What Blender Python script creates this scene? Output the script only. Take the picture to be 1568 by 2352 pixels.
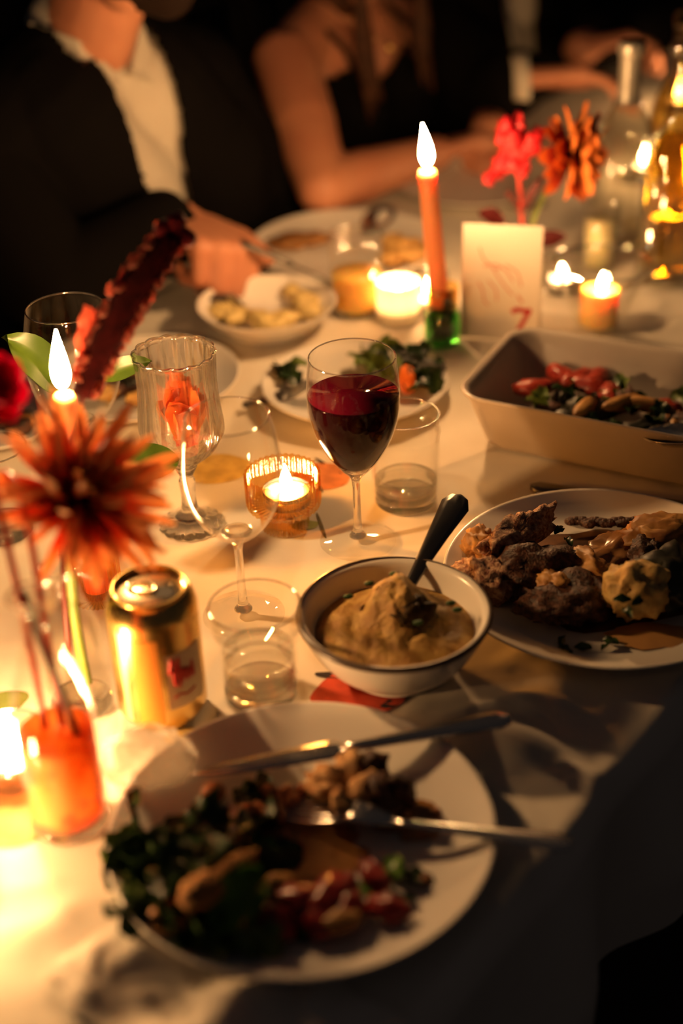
import bpy, bmesh, math, random
from math import sin, cos, pi, radians, sqrt, atan2, exp
from mathutils import Vector as V, Matrix, noise as mn
sc = bpy.context.scene
for o in list(bpy.data.objects): bpy.data.objects.remove(o)
COL = sc.collection
random.seed(7)

# ------------------------------------------------------------------ camera
W, H, F = 1568., 2352., 3267.
H0, PITCH, ROLL = 0.68, radians(31.5), radians(-2.3)      # height above the table top, table top is z = 0
FW = V((0, cos(PITCH), -sin(PITCH))); _u0 = V((0, sin(PITCH), cos(PITCH))); _r0 = V((1, 0, 0))
RT = _r0*cos(ROLL) + _u0*sin(ROLL); UP = -_r0*sin(ROLL) + _u0*cos(ROLL)
CAM = V((0, 0, H0))
cd = bpy.data.cameras.new('camera'); cam = bpy.data.objects.new('camera', cd); COL.objects.link(cam)
m3 = Matrix((RT, UP, -FW)).transposed()
cam.matrix_world = Matrix.Translation(CAM) @ m3.to_4x4()
cd.sensor_fit = 'VERTICAL'; cd.sensor_height = 36.0; cd.lens = 36.0*F/H
cd.clip_start = .02; cd.clip_end = 60
cd.dof.use_dof = True; cd.dof.focus_distance = 1.20; cd.dof.aperture_fstop = 1.9
sc.camera = cam

# ------------------------------------------------------------------ world and exposure
w = bpy.data.worlds.new('night_room'); sc.world = w; w.use_nodes = True
w.node_tree.nodes['Background'].inputs[0].default_value = (.50, .40, .38, 1)
w.node_tree.nodes['Background'].inputs[1].default_value = .014
sc.view_settings.view_transform = 'Standard'; sc.view_settings.look = 'None'
sc.view_settings.gamma = 1; sc.view_settings.use_curve_mapping = False
sc.view_settings.exposure = 1.0
cy = sc.cycles
cy.max_bounces = 7; cy.diffuse_bounces = 3; cy.glossy_bounces = 3; cy.transmission_bounces = 6; cy.transparent_max_bounces = 20
cy.caustics_reflective = False; cy.adaptive_threshold = .035
FLAME_COL = (1.0, .53, .205)
FLAME_POWER = 520.0

def ray(x, y): return FW + RT*((x-W/2)/F) - UP*((y-H/2)/F)
def g(x, y, z=0.):                     # the point at height z over the table that stands at a spot of the photograph
    d = ray(x, y); return CAM + d*((z-H0)/d.z)
def gy(x, y, Y):                       # the same at a distance Y
    d = ray(x, y); return CAM + d*(Y/d.y)

# ------------------------------------------------------------------ helpers
def tag(o, label, cat, group=None, kind=None):
    if label: o['label'] = label
    if cat: o['category'] = cat
    if group: o['group'] = group
    if kind: o['kind'] = kind
    return o
def thing(name, label, cat, loc=(0,0,0), rz=0., group=None, rot=None):
    o = bpy.data.objects.new(name, None); COL.objects.link(o); o.empty_display_size = .02
    o.location = loc; o.rotation_euler = rot or (0, 0, rz)
    return tag(o, label, cat, group)
def me(verts, faces, smooth=True, name='mesh'):
    m = bpy.data.meshes.new(name); m.from_pydata([tuple(v) for v in verts], [], faces); m.update()
    if smooth: m.polygons.foreach_set('use_smooth', [True]*len(m.polygons))
    return m
def obj(name, mesh, mat=None, parent=None, loc=None, rot=None, label=None):
    o = bpy.data.objects.new(name, mesh); COL.objects.link(o)
    if mat is not None and len(mesh.materials) == 0:
        for q in (mat if isinstance(mat, (list, tuple)) else [mat]): mesh.materials.append(q)
    if parent: o.parent = parent
    if loc is not None: o.location = loc
    if rot is not None: o.rotation_euler = rot
    if label: o['label'] = label
    return o
def fixn(m):
    b = bmesh.new(); b.from_mesh(m); bmesh.ops.recalc_face_normals(b, faces=b.faces); b.to_mesh(m); b.free(); return m
def join(*vf):
    vs, fs = [], []
    for v, f in vf:
        k = len(vs); vs += list(v); fs += [tuple(i+k for i in q) for q in f]
    return vs, fs
def lathe(prof, n=48, rib=0, ribamp=0., closed=False, ribz=None):
    """prof: list of (r, z); rings where r<=1e-6 become poles"""
    vs, fs, rings = [], [], []
    for (r, z) in prof:
        if r < 1e-6:
            rings.append([len(vs)]); vs.append((0, 0, z)); continue
        ring = []
        for i in range(n):
            a = 2*pi*i/n; rr = r
            if rib and (ribz is None or ribz[0] <= z <= ribz[1]): rr = r*(1+ribamp*cos(rib*a))
            ring.append(len(vs)); vs.append((rr*cos(a), rr*sin(a), z))
        rings.append(ring)
    pairs = list(zip(rings, rings[1:])) + ([(rings[-1], rings[0])] if closed else [])
    for A, B in pairs:
        if len(A) == 1 and len(B) == 1: continue
        for i in range(n):
            j = (i+1) % n
            if len(A) == 1: fs.append((A[0], B[j], B[i]))
            elif len(B) == 1: fs.append((A[i], A[j], B[0]))
            else: fs.append((A[i], A[j], B[j], B[i]))
    return vs, fs
def lat(name, prof, mat, parent=None, n=48, rib=0, ribamp=0., closed=False, smooth=True, ribz=None, **k):
    return obj(name, fixn(me(*lathe(prof, n, rib, ribamp, closed, ribz), smooth)), mat, parent, **k)
def smoothprof(pts, k=6):
    """Catmull-Rom through profile points"""
    out = []
    P = [pts[0]] + list(pts) + [pts[-1]]
    for i in range(1, len(P)-2):
        p0, p1, p2, p3 = P[i-1], P[i], P[i+1], P[i+2]
        for s in range(k):
            t = s/k
            out.append(tuple(max(0, .5*((2*p1[c]) + (-p0[c]+p2[c])*t + (2*p0[c]-5*p1[c]+4*p2[c]-p3[c])*t*t + (-p0[c]+3*p1[c]-3*p2[c]+p3[c])*t**3)) if c == 0 else
                             .5*((2*p1[c]) + (-p0[c]+p2[c])*t + (2*p0[c]-5*p1[c]+4*p2[c]-p3[c])*t*t + (-p0[c]+3*p1[c]-3*p2[c]+p3[c])*t**3) for c in (0, 1)))
    out.append(tuple(pts[-1])); return out
def tube(pts, rad, n=8, cap=True):
    pts = [V(p) for p in pts]; vs, fs = [], []
    m = len(pts); rad = rad if isinstance(rad, (list, tuple)) else [rad]*m
    prev = None
    for i, p in enumerate(pts):
        d = (pts[min(i+1, m-1)]-pts[max(i-1, 0)]).normalized()
        a = d.cross(V((0, 0, 1))) if prev is None else d.cross(prev.cross(d))
        if prev is None:
            if a.length < 1e-3: a = V((1, 0, 0))
            a = a.normalized()
        else: a = (prev - d*prev.dot(d)).normalized()
        prev = a; b = d.cross(a)
        for k in range(n):
            t = 2*pi*k/n; vs.append(p + (a*cos(t)+b*sin(t))*rad[i])
    for i in range(m-1):
        for k in range(n):
            j = (k+1) % n; fs.append((i*n+k, i*n+j, (i+1)*n+j, (i+1)*n+k))
    if cap:
        fs.append(tuple(range(n-1, -1, -1))); fs.append(tuple((m-1)*n+k for k in range(n)))
    return vs, fs
def bez(p, n=10):
    p = [V(q) for q in p]; out = []
    for i in range(n+1):
        t = i/n; q = list(p)
        while len(q) > 1: q = [q[j].lerp(q[j+1], t) for j in range(len(q)-1)]
        out.append(q[0])
    return out
def box(sx, sy, sz, c=(0,0,0)):
    vs = [(c[0]+sx*x/2, c[1]+sy*y/2, c[2]+sz*z/2) for x in (-1,1) for y in (-1,1) for z in (-1,1)]
    return vs, [(0,1,3,2), (4,6,7,5), (0,4,5,1), (2,3,7,6), (0,2,6,4), (1,5,7,3)]
def ico(sub=3):
    b = bmesh.new(); bmesh.ops.create_icosphere(b, subdivisions=sub, radius=1)
    vs = [v.co.copy() for v in b.verts]; fs = [tuple(v.index for v in f.verts) for f in b.faces]; b.free(); return vs, fs
ICO = {k: ico(k) for k in (2, 3, 4)}
def blob(rx, ry, rz, amp=.15, fr=2., seed=0, sub=3, flat=0.):
    vs, fs = ICO[sub]; o = V((seed*7.31, seed*3.17, seed*1.93)); out = []
    for v in vs:
        k = 1 + amp*mn.fractal(v*fr+o, .8, 2.1, 4)
        k += amp*.35*mn.fractal(v*fr*4+o, .9, 2.1, 3) if sub > 3 else 0
        p = V((v.x*rx*k, v.y*ry*k, v.z*rz*k))
        if flat and p.z < -flat*rz: p.z = -flat*rz
        out.append(p)
    return out, fs
def fuse(caps, voxel=.006, it=4, fac=.5):
    """one continuous closed surface from tapered capsules (p0, p1, r0, r1)"""
    parts = []
    for c in caps:
        p0, p1, r0, r1 = V(c[0]), V(c[1]), c[2], c[3]
        d = p1-p0; L = d.length
        q = d.to_track_quat('Z', 'Y') if L > 1e-6 else V((0,0,1)).to_track_quat('Z', 'Y')
        pr = [(0, -r0)] + [(r0*cos(a), r0*sin(a)) for a in (-1.1, -.6, -.2)] + [(r1*cos(a), L+r1*sin(a)) for a in (.2, .6, 1.1)] + [(0, L+r1)]
        vs, fs = lathe(pr, 16)
        vs = [p0 + q @ V(v) for v in vs]; parts.append((vs, fs))
    m = fixn(me(*join(*parts)))
    o = bpy.data.objects.new('tmp', m); COL.objects.link(o)
    r = o.modifiers.new('r', 'REMESH'); r.mode = 'VOXEL'; r.voxel_size = voxel
    s = o.modifiers.new('s', 'SMOOTH'); s.factor = fac; s.iterations = it
    dg = bpy.context.evaluated_depsgraph_get(); dg.update()
    nm = bpy.data.meshes.new_from_object(o.evaluated_get(dg))
    bpy.data.objects.remove(o); bpy.data.meshes.remove(m)
    nm.polygons.foreach_set('use_smooth', [True]*len(nm.polygons)); nm.update()
    return nm
def dup(root, loc=None, rz=None, label=None, group=None, rot=None):
    r = root.copy(); COL.objects.link(r)
    if loc is not None: r.location = loc
    if rz is not None: r.rotation_euler = (0, 0, rz)
    if rot is not None: r.rotation_euler = rot
    if label: r['label'] = label
    if group: r['group'] = group
    for ch in list(root.children):
        c = ch.copy(); COL.objects.link(c); c.parent = r
        for q in ch.children:
            e = q.copy(); COL.objects.link(e); e.parent = c
    return r

# ------------------------------------------------------------------ materials
MATS = {}
def P(name, col, rough=.5, metal=0., col2=None, scale=20., detail=4., bump=0., bscale=None, spec=.5, sss=0., sssr=(1,.35,.15), sheen=0., trans=0., ior=1.45, lo=.38, hi=.62, coat=0.):
    m = bpy.data.materials.new(name); m.use_nodes = True; t = m.node_tree; n = t.nodes; b = n['Principled BSDF']
    b.inputs['Base Color'].default_value = (*col, 1); b.inputs['Roughness'].default_value = rough
    b.inputs['Metallic'].default_value = metal; b.inputs['Specular IOR Level'].default_value = spec
    b.inputs['IOR'].default_value = ior; b.inputs['Transmission Weight'].default_value = trans
    b.inputs['Coat Weight'].default_value = coat
    if sss:
        b.inputs['Subsurface Weight'].default_value = 1.0; b.inputs['Subsurface Scale'].default_value = sss
        b.inputs['Subsurface Radius'].default_value = sssr
    if sheen: b.inputs['Sheen Weight'].default_value = sheen; b.inputs['Sheen Roughness'].default_value = .4
    tc = n.new('ShaderNodeTexCoord')
    if col2 is not None:
        nz = n.new('ShaderNodeTexNoise'); nz.inputs['Scale'].default_value = scale; nz.inputs['Detail'].default_value = detail
        t.links.new(tc.outputs['Object'], nz.inputs['Vector'])
        r = n.new('ShaderNodeValToRGB'); r.color_ramp.elements[0].position = lo; r.color_ramp.elements[1].position = hi
        r.color_ramp.elements[0].color = (*col, 1); r.color_ramp.elements[1].color = (*col2, 1)
        t.links.new(nz.outputs['Fac'], r.inputs['Fac']); t.links.new(r.outputs['Color'], b.inputs['Base Color'])
    if bump:
        nb = n.new('ShaderNodeTexNoise'); nb.inputs['Scale'].default_value = bscale or scale*3; nb.inputs['Detail'].default_value = 5
        t.links.new(tc.outputs['Object'], nb.inputs['Vector'])
        bp = n.new('ShaderNodeBump'); bp.inputs['Strength'].default_value = bump; bp.inputs['Distance'].default_value = .002
        t.links.new(nb.outputs['Fac'], bp.inputs['Height']); t.links.new(bp.outputs['Normal'], b.inputs['Normal'])
    MATS[name] = m; return m
def thin_glass(name, tint=(.97,.97,.96), gl=1.0, base=.015, power=4.8, rough=.012):
    """a thin pane: lets light straight through, mirrors it by the Fresnel law"""
    m = bpy.data.materials.new(name); m.use_nodes = True; t = m.node_tree; n = t.nodes; n.remove(n['Principled BSDF'])
    lw = n.new('ShaderNodeLayerWeight'); lw.inputs['Blend'].default_value = .5
    pw = n.new('ShaderNodeMath'); pw.operation = 'POWER'; pw.inputs[1].default_value = power
    mr = n.new('ShaderNodeMapRange'); mr.inputs['To Min'].default_value = base; mr.inputs['To Max'].default_value = .9
    tr = n.new('ShaderNodeBsdfTransparent'); tr.inputs[0].default_value = (*tint, 1)
    gs = n.new('ShaderNodeBsdfGlossy'); gs.inputs['Roughness'].default_value = rough; gs.inputs[0].default_value = (gl, gl, gl, 1)
    mx = n.new('ShaderNodeMixShader')
    t.links.new(lw.outputs['Facing'], pw.inputs[0]); t.links.new(pw.outputs[0], mr.inputs['Value']); t.links.new(mr.outputs[0], mx.inputs[0])
    t.links.new(tr.outputs[0], mx.inputs[1]); t.links.new(gs.outputs[0], mx.inputs[2]); t.links.new(mx.outputs[0], n['Material Output'].inputs[0])
    MATS[name] = m; return m
def mixglass(name, col=(1,1,1), share=.5, ior=1.45, rough=0., tint=(.95,.95,.93)):
    """thick glass: partly refracting, partly letting light straight through"""
    m = bpy.data.materials.new(name); m.use_nodes = True; t = m.node_tree; n = t.nodes; n.remove(n['Principled BSDF'])
    gb = n.new('ShaderNodeBsdfGlass'); gb.inputs['Color'].default_value = (*col, 1); gb.inputs['IOR'].default_value = ior; gb.inputs['Roughness'].default_value = rough
    tr = n.new('ShaderNodeBsdfTransparent'); tr.inputs[0].default_value = (*tint, 1)
    mx = n.new('ShaderNodeMixShader'); mx.inputs[0].default_value = share
    t.links.new(tr.outputs[0], mx.inputs[1]); t.links.new(gb.outputs[0], mx.inputs[2]); t.links.new(mx.outputs[0], n['Material Output'].inputs[0])
    MATS[name] = m; return m
def translucent(name, col, share=.5, col2=None, scale=30., rough=.5, lo=.4, hi=.6):
    m = P(name, col, rough, col2=col2, scale=scale, lo=lo, hi=hi); t = m.node_tree; n = t.nodes
    tl = n.new('ShaderNodeBsdfTranslucent'); mx = n.new('ShaderNodeMixShader'); mx.inputs[0].default_value = share
    b = n['Principled BSDF']
    if b.inputs['Base Color'].links: t.links.new(b.inputs['Base Color'].links[0].from_socket, tl.inputs[0])
    else: tl.inputs[0].default_value = (*col, 1)
    t.links.new(b.outputs[0], mx.inputs[1]); t.links.new(tl.outputs[0], mx.inputs[2]); t.links.new(mx.outputs[0], n['Material Output'].inputs[0])
    return m
def emit(name, col, s):
    m = bpy.data.materials.new(name); m.use_nodes = True; t = m.node_tree; n = t.nodes; n.remove(n['Principled BSDF'])
    e = n.new('ShaderNodeEmission'); e.inputs[0].default_value = (*col, 1); e.inputs[1].default_value = s
    t.links.new(e.outputs[0], n['Material Output'].inputs[0]); return m
flame_m = emit('flame', FLAME_COL, FLAME_POWER)
flame_mid = emit('mid_flame', FLAME_COL, FLAME_POWER*.6)
flame_low = emit('low_flame', FLAME_COL, FLAME_POWER*.38)
glass = thin_glass('clear_glass')
glass_thick = mixglass('thick_glass', share=.80, tint=(.98,.98,.96))
glass_rim = thin_glass('glass_edge', base=.30, power=2.0)
glass_cut = mixglass('cut_glass', share=.85, ior=1.5, tint=(.98,.98,.96))
water_m = mixglass('water', share=.45, ior=1.33, tint=(.985,.98,.95))
china = P('white_china', (.78,.74,.68), .22, spec=.5)
china_dish = P('stoneware', (.43,.37,.31), .30, col2=(.38,.325,.27), scale=14)
steel = P('steel', (.62,.60,.57), .22, 1.0)
steel_dark = P('dark_steel', (.16,.15,.14), .35, 1.0)
wax_w = P('white_wax', (.92,.87,.76), .5, sss=.01, sssr=(1,.7,.4))
wax_coral = P('coral_wax', (.95,.36,.15), .45, sss=.012, sssr=(1,.5,.25))
wick_m = P('charred_wick', (.02,.015,.01), .9)
skin = P('skin', (.50,.22,.125), .5, col2=(.44,.175,.10), scale=12)
suit = P('dark_suit_wool', (.0042,.0036,.0040), 1.0, spec=.08)
dress = P('black_dress', (.0028,.0024,.0026), .9, spec=.1)
shirt = P('white_shirt', (.55,.51,.44), .85, bump=.1, bscale=60)
hair_d = P('dark_hair', (.012,.006,.004), .8, spec=.1)
hair_b = P('brown_hair', (.030,.011,.005), .6, col2=(.06,.022,.010), scale=60, spec=.2)

# ------------------------------------------------------------------ the table's own axes: D runs along it, N across it to the right
D = V((.6, .8, 0)); N = V((.8, -.6, 0)); CL, CR = -1.16, -.303
T0, T1 = .30, 3.35
def tp(t, n, z=0.): return D*t + N*n + V((0, 0, z))
FLOOR = -.75

# ------------------------------------------------------------------ room shell
floor_m = P('dark_floor_boards', (.030,.020,.014), .6, col2=(.05,.032,.02), scale=3)
wall_m = P('dark_wall', (.032,.020,.014), .9, col2=(.045,.028,.018), scale=2)
ang = atan2(D.y, D.x)
def slab(name, c, sx, sy, sz, mat):
    o = obj(name, me(*box(sx, sy, sz), smooth=False), mat); o.location = c; o.rotation_euler = (0, 0, ang); o['kind'] = 'structure'; return o
slab('floor', tp(1.8, -.7, FLOOR-.05), 9, 7, .1, floor_m)
slab('wall_left', tp(1.8, CL-2.6, FLOOR+1.35), 9.2, .1, 2.7, wall_m)
slab('wall_back', tp(6.2, -.7, FLOOR+1.35), .1, 7, 2.7, wall_m)

# ------------------------------------------------------------------ table and cloth
wood = P('table_wood', (.18,.09,.04), .5, col2=(.10,.05,.025), scale=8)
tb = thing('dining_table', 'long wooden dining table hidden under the white tablecloth', 'table', tp((T0+T1)/2, (CL+CR)/2, FLOOR), ang)
LT, WT = T1-T0, CR-CL
obj('tabletop', me(*box(LT-.02, WT-.02, .03, (0, 0, -FLOOR-.022)), smooth=False), wood, tb)
legm = me(*box(.06, .06, .70, (0, 0, .35)), smooth=False)
for sx in (-1, 1):
    for sy in (-1, 1): obj('leg', legm, wood, tb, loc=(sx*(LT/2-.12), sy*(WT/2-.10), 0))

def cloth_material():
    m = P('white_tablecloth', (.74,.69,.60), .9, col2=(.67,.61,.52), scale=7, bump=.45, bscale=34); t = m.node_tree; n = t.nodes; b = n['Principled BSDF']
    return m
cloth_m = cloth_material()
wr = [(g(1330,1720), .10, .0065), (g(1440,1640), .08, .0045), (g(110,2080), .10, .003), (g(330,705), .07, .004), (g(1500,650), .12, .004)]
def cloth_z(p):
    z = -.0012 + .0012*mn.noise(p*9) - .0006*abs(mn.noise(p*40))
    for c, r, a in wr:
        d = (p-c).length/r
        if d < 1.6:
            q = p*22 + V((mn.noise(p*12)*1.5, mn.noise(p*12+V((9,2,1)))*1.5, 0)); z += a*max(0, 1-d/1.6)*(max(0, mn.noise(V((q.x*.6+q.y*.25, q.y*1.2-q.x*.3, 3.))))*2.2)
    return min(z, .008)
def make_cloth():
    hang = .24; hl = .11; hr = .175
    ts = []; t = T0-hang
    while t < T1+hang: ts.append(t); t += .006 if t < 1.2 else .014
    ns = []; q = CL-hl
    while q < CR+hr: ns.append(q); q += .006 if q > CR-.45 else .010
    vs, fs = [], []
    for t in ts:
        for q in ns:
            et = max(0, T0-t, t-T1); en = max(0, CL-q, q-CR)
            tc_, qc = min(max(t, T0), T1), min(max(q, CL), CR)
            ot = (1 if t > T1 else -1)*et; on = (1 if q > CR else -1)*en
            e = max(et, en)
            p = tp(tc_, qc)
            if e == 0:
                p.z = cloth_z(p)
            else:
                f = min(1, e/.12)
                bulge = .010*min(1, e/.015) + f*(.016+.016*sin(t*26+sin(t*9)*1.4+q*3) if en >= et else f*(.016+.016*sin(q*26)))
                sg = V((0, 0, 0))
                if en >= et: sg = N*(1 if q > CR else -1)
                else: sg = D*(1 if t > T1 else -1)
                if et > 0 and en > 0: sg = (D*(1 if t > T1 else -1)*et + N*(1 if q > CR else -1)*en).normalized(); bulge += .5*min(et, en)
                p = p + sg*bulge; p.z = -e*.97-.002
            vs.append(p)
    k = len(ns)
    for i in range(len(ts)-1):
        for j in range(k-1): fs.append((i*k+j, (i+1)*k+j, (i+1)*k+j+1, i*k+j+1))
    return fixn(me(vs, fs))
cl = obj('tablecloth', make_cloth(), cloth_m); tag(cl, 'white tablecloth with painted fruit, wrinkled and hanging over the table edge', 'tablecloth')
# printed fruit, leaves and stems: (spot in the photograph, half length, half width, angle, colour)
prints = [((830,1588), .034, .026, .3, (.62,.075,.035)), ((905,1612), .020, .0045, .75, (.02,.02,.03)), ((762,1550), .012, .0035, -.2, (.03,.02,.03)),
          ((742,1092), .026, .022, 0, (.72,.26,.09)), ((752,1068), .018, .0022, -.9, (.03,.025,.02)), ((728,1112), .014, .0022, 1.9, (.06,.05,.02)),
          ((798,1352), .008, .006, 0, (.70,.20,.10)), ((500,1075), .030, .024, .2, (.74,.50,.12)), ((700,1205), .011, .007, .2, (.35,.36,.10)),
          ((737,1205), .02, .0016, 1.75, (.15,.12,.05)), ((40,1870), .03, .028, 0, (.78,.32,.12)), ((0,1615), .02, .012, .5, (.20,.25,.06)),
          ((420,1690), .012, .010, 0, (.62,.40,.12)), ((1500,640), .05, .010, .5, (.30,.24,.18)), ((1120,700), .03, .02, .5, (.55,.40,.3))]
def painted(px, a, bb, th, c, idx):
    q0 = g(*px); n = 28; R_ = 4; vs = []
    for q in range(R_+1):
        for i in range(n if q else 1):
            t_ = 2*pi*i/n; k = q/R_*(1+.14*mn.noise(V((cos(t_)*1.5+idx*3.3, sin(t_)*1.5, idx)))); x, y = a*1.12*k*cos(t_), bb*1.12*k*sin(t_)
            p = V((q0.x+x*cos(th)-y*sin(th), q0.y+x*sin(th)+y*cos(th), 0)); p.z = cloth_z(p)+.0006; vs.append(p)
    fs = [(0, 1+i, 1+(i+1) % n) for i in range(n)]
    for q in range(R_-1):
        for i in range(n):
            j = (i+1) % n; fs.append((1+q*n+i, 1+(q+1)*n+i, 1+(q+1)*n+j, 1+q*n+j))
    nm = 'painted_stem' if min(a, bb) < .005 else 'painted_fruit'
    obj(nm, me(vs, fs), P(nm+str(idx), c, .9, col2=tuple(v*.7 for v in c), scale=60), cl)
for i, a in enumerate(prints): painted(*a, i)

# ------------------------------------------------------------------ candles
def flame_mesh(h=.026, r=.0052, lean=0.):
    pr = [(0, 0), (r*.55, h*.06), (r*.92, h*.18), (r, h*.30), (r*.86, h*.48), (r*.55, h*.68), (r*.25, h*.86), (0, h)]
    vs, fs = lathe(smoothprof(pr, 2), 10) if h > .04 else lathe(pr, 8)
    return fixn(me([(x+lean*z*z/h, y, z) for x, y, z in vs], fs))
def tealight(name, label, loc, group=None, wax=wax_w, r=.019, h=.014, fh=.024, cup=None, fl=0., fr=.0052, fm=None):
    t = thing(name, label, 'candle', loc, group=group)
    lat('metal_cup', [(0,0), (r,0), (r,h), (r-.0006,h), (r-.0006,.0015), (0,.0015)], cup or steel, t, 32)
    lat('wax', [(0,.0016), (r-.001,.0016), (r-.001,h-.0025), (r*.5,h-.0035), (0,h-.004)], wax, t, 32)
    obj('wick', me(*tube([(0,0,h-.004), (.0003,0,h), (.0008,0,h+.004)], .0006, 6)), wick_m, t)
    obj('flame', flame_mesh(fh, fr, fl), fm or flame_m, t, loc=(0,0,h+.0015))
    return t
def taper(name, label, base, top, r0, r1, wax, fh=.045, fr=.0062, flean=0.):
    base, top = V(base), V(top); t = thing(name, label, 'candle', base)
    d = top-base
    obj('wax_stick', fixn(me(*tube([d*0, d*.25, d*.5, d*.75, d*.97, d], [r0, r0, (r0+r1)/2, r1, r1, r1*.8], 24))), wax, t)
    obj('wick', me(*tube([d, d+V((0,0,.004)), d+V((.0006,0,.008))], .0007, 6)), wick_m, t)
    obj('flame', flame_mesh(fh, fr, flean), flame_m, t, loc=d+V((0,0,.004)))
    return t
amber_glass = thin_glass('amber_glass', tint=(.985,.80,.48), base=.05)
amber_glass_dark = thin_glass('dark_amber_glass', tint=(.95,.72,.36), base=.05)
green_glass = thin_glass('green_glass', tint=(.25,.62,.22), base=.08)
def ribbed(name, label, cat, loc, prof, mat, ribs=30, amp=.035, n=180, group=None, part='ribbed_wall', sc_=1.):
    t = thing(name, label, cat, loc, group=group)
    lat(part, [(a*sc_, b*sc_) for a, b in prof], mat, t, n, ribs, amp)
    return t

# ------------------------------------------------------------------ cutlery: built along +x from tip (x = 0) to handle end (x = L)
def outline_solid(pts, zf, th=.0022):
    """pts: list of (x, halfwidth); zf(x, y) height of the middle surface"""
    vs, fs = [], []; K = 5
    for (x, hw) in pts:
        for s in (1, -1):
            for k in range(K):
                y = hw*(2*k/(K-1)-1); tk = th/2*(1-.6*abs(2*k/(K-1)-1)**3); vs.append((x, y, zf(x, y)+s*tk))
    n = 2*K
    for i in range(len(pts)-1):
        a, b = i*n, (i+1)*n
        for k in range(K-1):
            fs.append((a+k, a+k+1, b+k+1, b+k)); fs.append((a+K+k, b+K+k, b+K+k+1, a+K+k+1))
        fs.append((a, b, b+K, a+K)); fs.append((a+K-1, a+2*K-1, b+2*K-1, b+K-1))
    e = (len(pts)-1)*n
    for k in range(K-1):
        fs.append((k, K+k, K+k+1, k+1)); fs.append((e+k, e+k+1, e+K+k+1, e+K+k))
    return vs, fs
def place_between(t, tip, end, roll=0.):
    tip, end = V(tip), V(end); x = (end-tip).normalized(); y = V((0, 0, 1)).cross(x).normalized(); z = x.cross(y)
    t.matrix_world = Matrix.Translation(tip) @ Matrix((x, y, z)).transposed().to_4x4() @ Matrix.Rotation(roll, 4, 'X')
def handle_pts(x0, L, w0=.003, w1=.009):
    return [(x0 + (L-x0)*i/12, w0+(w1-w0)*max(0, i/12-.1)**1.4*1.15 if i < 12 else w1*.55) for i in range(13)] + [(L+.002, w1*.15)]
def knife(label, tip, end, mat=steel, group=None, bw=.0095):
    t = thing('table_knife', label, 'knife', group=group); L = (V(end)-V(tip)).length; b = L*.47
    pts = [(0, .0006), (.004, bw*.25), (.012, bw*.5), (.03, bw*.75), (.06, bw*.9), (b*.9, bw), (b-.004, bw*.95), (b, .004)]
    obj('blade', fixn(me(*outline_solid(pts, lambda x, y: 0, .0016))), mat, t)
    obj('handle', fixn(me(*outline_solid([(b-.002, .0035), (b+.01, .0052)]+handle_pts(b+.02, L, .0055, .0095), lambda x, y: 0, .006))), mat, t)
    place_between(t, tip, end); return t
def fork(label, tip, end, mat=steel, group=None, roll=0., dip=.008):
    t = thing('dinner_fork', label, 'fork', group=group); L = (V(end)-V(tip)).length
    def zf(x, y):
        u = min(1, x/(L*.42)); return dip*sin(u*pi)*1.0 - dip*.9*sin(min(1, x/(L*.28))*pi)*1.2
    for k in range(4):
        y0 = (k-1.5)*.0062
        vs, fs = outline_solid([(x, .0006+.0011*min(1, x/.01)) for x in (0, .004, .012, .025, .04, .052)], zf, .0018)
        obj('tine', fixn(me([(a, b+y0*(1-.06*(1-a/.052)), c) for a, b, c in vs], fs)), mat, t)
    obj('head', fixn(me(*outline_solid([(.048, .0112), (.056, .0118), (.066, .0108), (.074, .0075), (.082, .0038)], zf, .0022))), mat, t)
    obj('handle', fixn(me(*outline_solid(handle_pts(.080, L, .0032, .009), zf, .0028))), mat, t)
    place_between(t, tip, end, roll); return t
def spoon(label, tip, end, mat=steel, group=None, big=1., name='spoon', roll=0.):
    t = thing(name, label, 'spoon', group=group); L = (V(end)-V(tip)).length; bl = .062*big; bw = .021*big
    pts = [(bl*(1-cos(pi*i/12))/2, max(.001, bw*sin(pi*i/12)**.8)) for i in range(12)] + [(bl*1.02, .0042)]
    def zf(x, y):
        d = ((x-bl/2)/(bl/2))**2+(y/bw)**2; return -.010*big*max(0, 1-d)
    obj('bowl', fixn(me(*outline_solid(pts, zf, .0018))), mat, t)
    obj('handle', fixn(me(*outline_solid(handle_pts(bl, L, .0036*big, .0115*big), lambda x, y: .004*sin(min(1, (x-bl)/(L-bl))*pi), .003))), mat, t)
    place_between(t, tip, end, roll); return t

# ------------------------------------------------------------------ crockery
def plate(label, c, r, h=.022, group=None, name='dinner_plate'):
    t = thing(name, label, 'plate', (c[0], c[1], 0), group=group)
    pr = [(0,.0), (r*.56,0), (r*.60,.001), (r*.66,.0025), (r*.80,h*.36), (r*.92,h*.70), (r*.985,h*.95), (r,h), (r*.993,h+.0012), (r*.975,h+.0002), (r*.90,h*.76), (r*.78,h*.46), (r*.68,.0058), (r*.60,.0048), (r*.3,.0045), (0,.0045)]
    lat('dish', pr, china, t, 96)
    lat('foot_ring', [(r*.52,-.0006), (r*.55,-.0006), (r*.56,.001), (r*.51,.001)], china, t, 64, closed=True)
    t.location.z = .0008; return t
PL = []   # (centre, radius)
def on_plate(px, h=.008): return g(px[0], px[1], h)

# front plate ------------------------------------------------------
pc = (g(692,1634,.021)+g(672,2222,.021))/2; fp_c = V((g(692,1930,.022).x, pc.y, 0)); 
fp_r = .127
plate('large white dinner plate with salad and leftovers nearest the viewer', fp_c, fp_r, .020)

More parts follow.
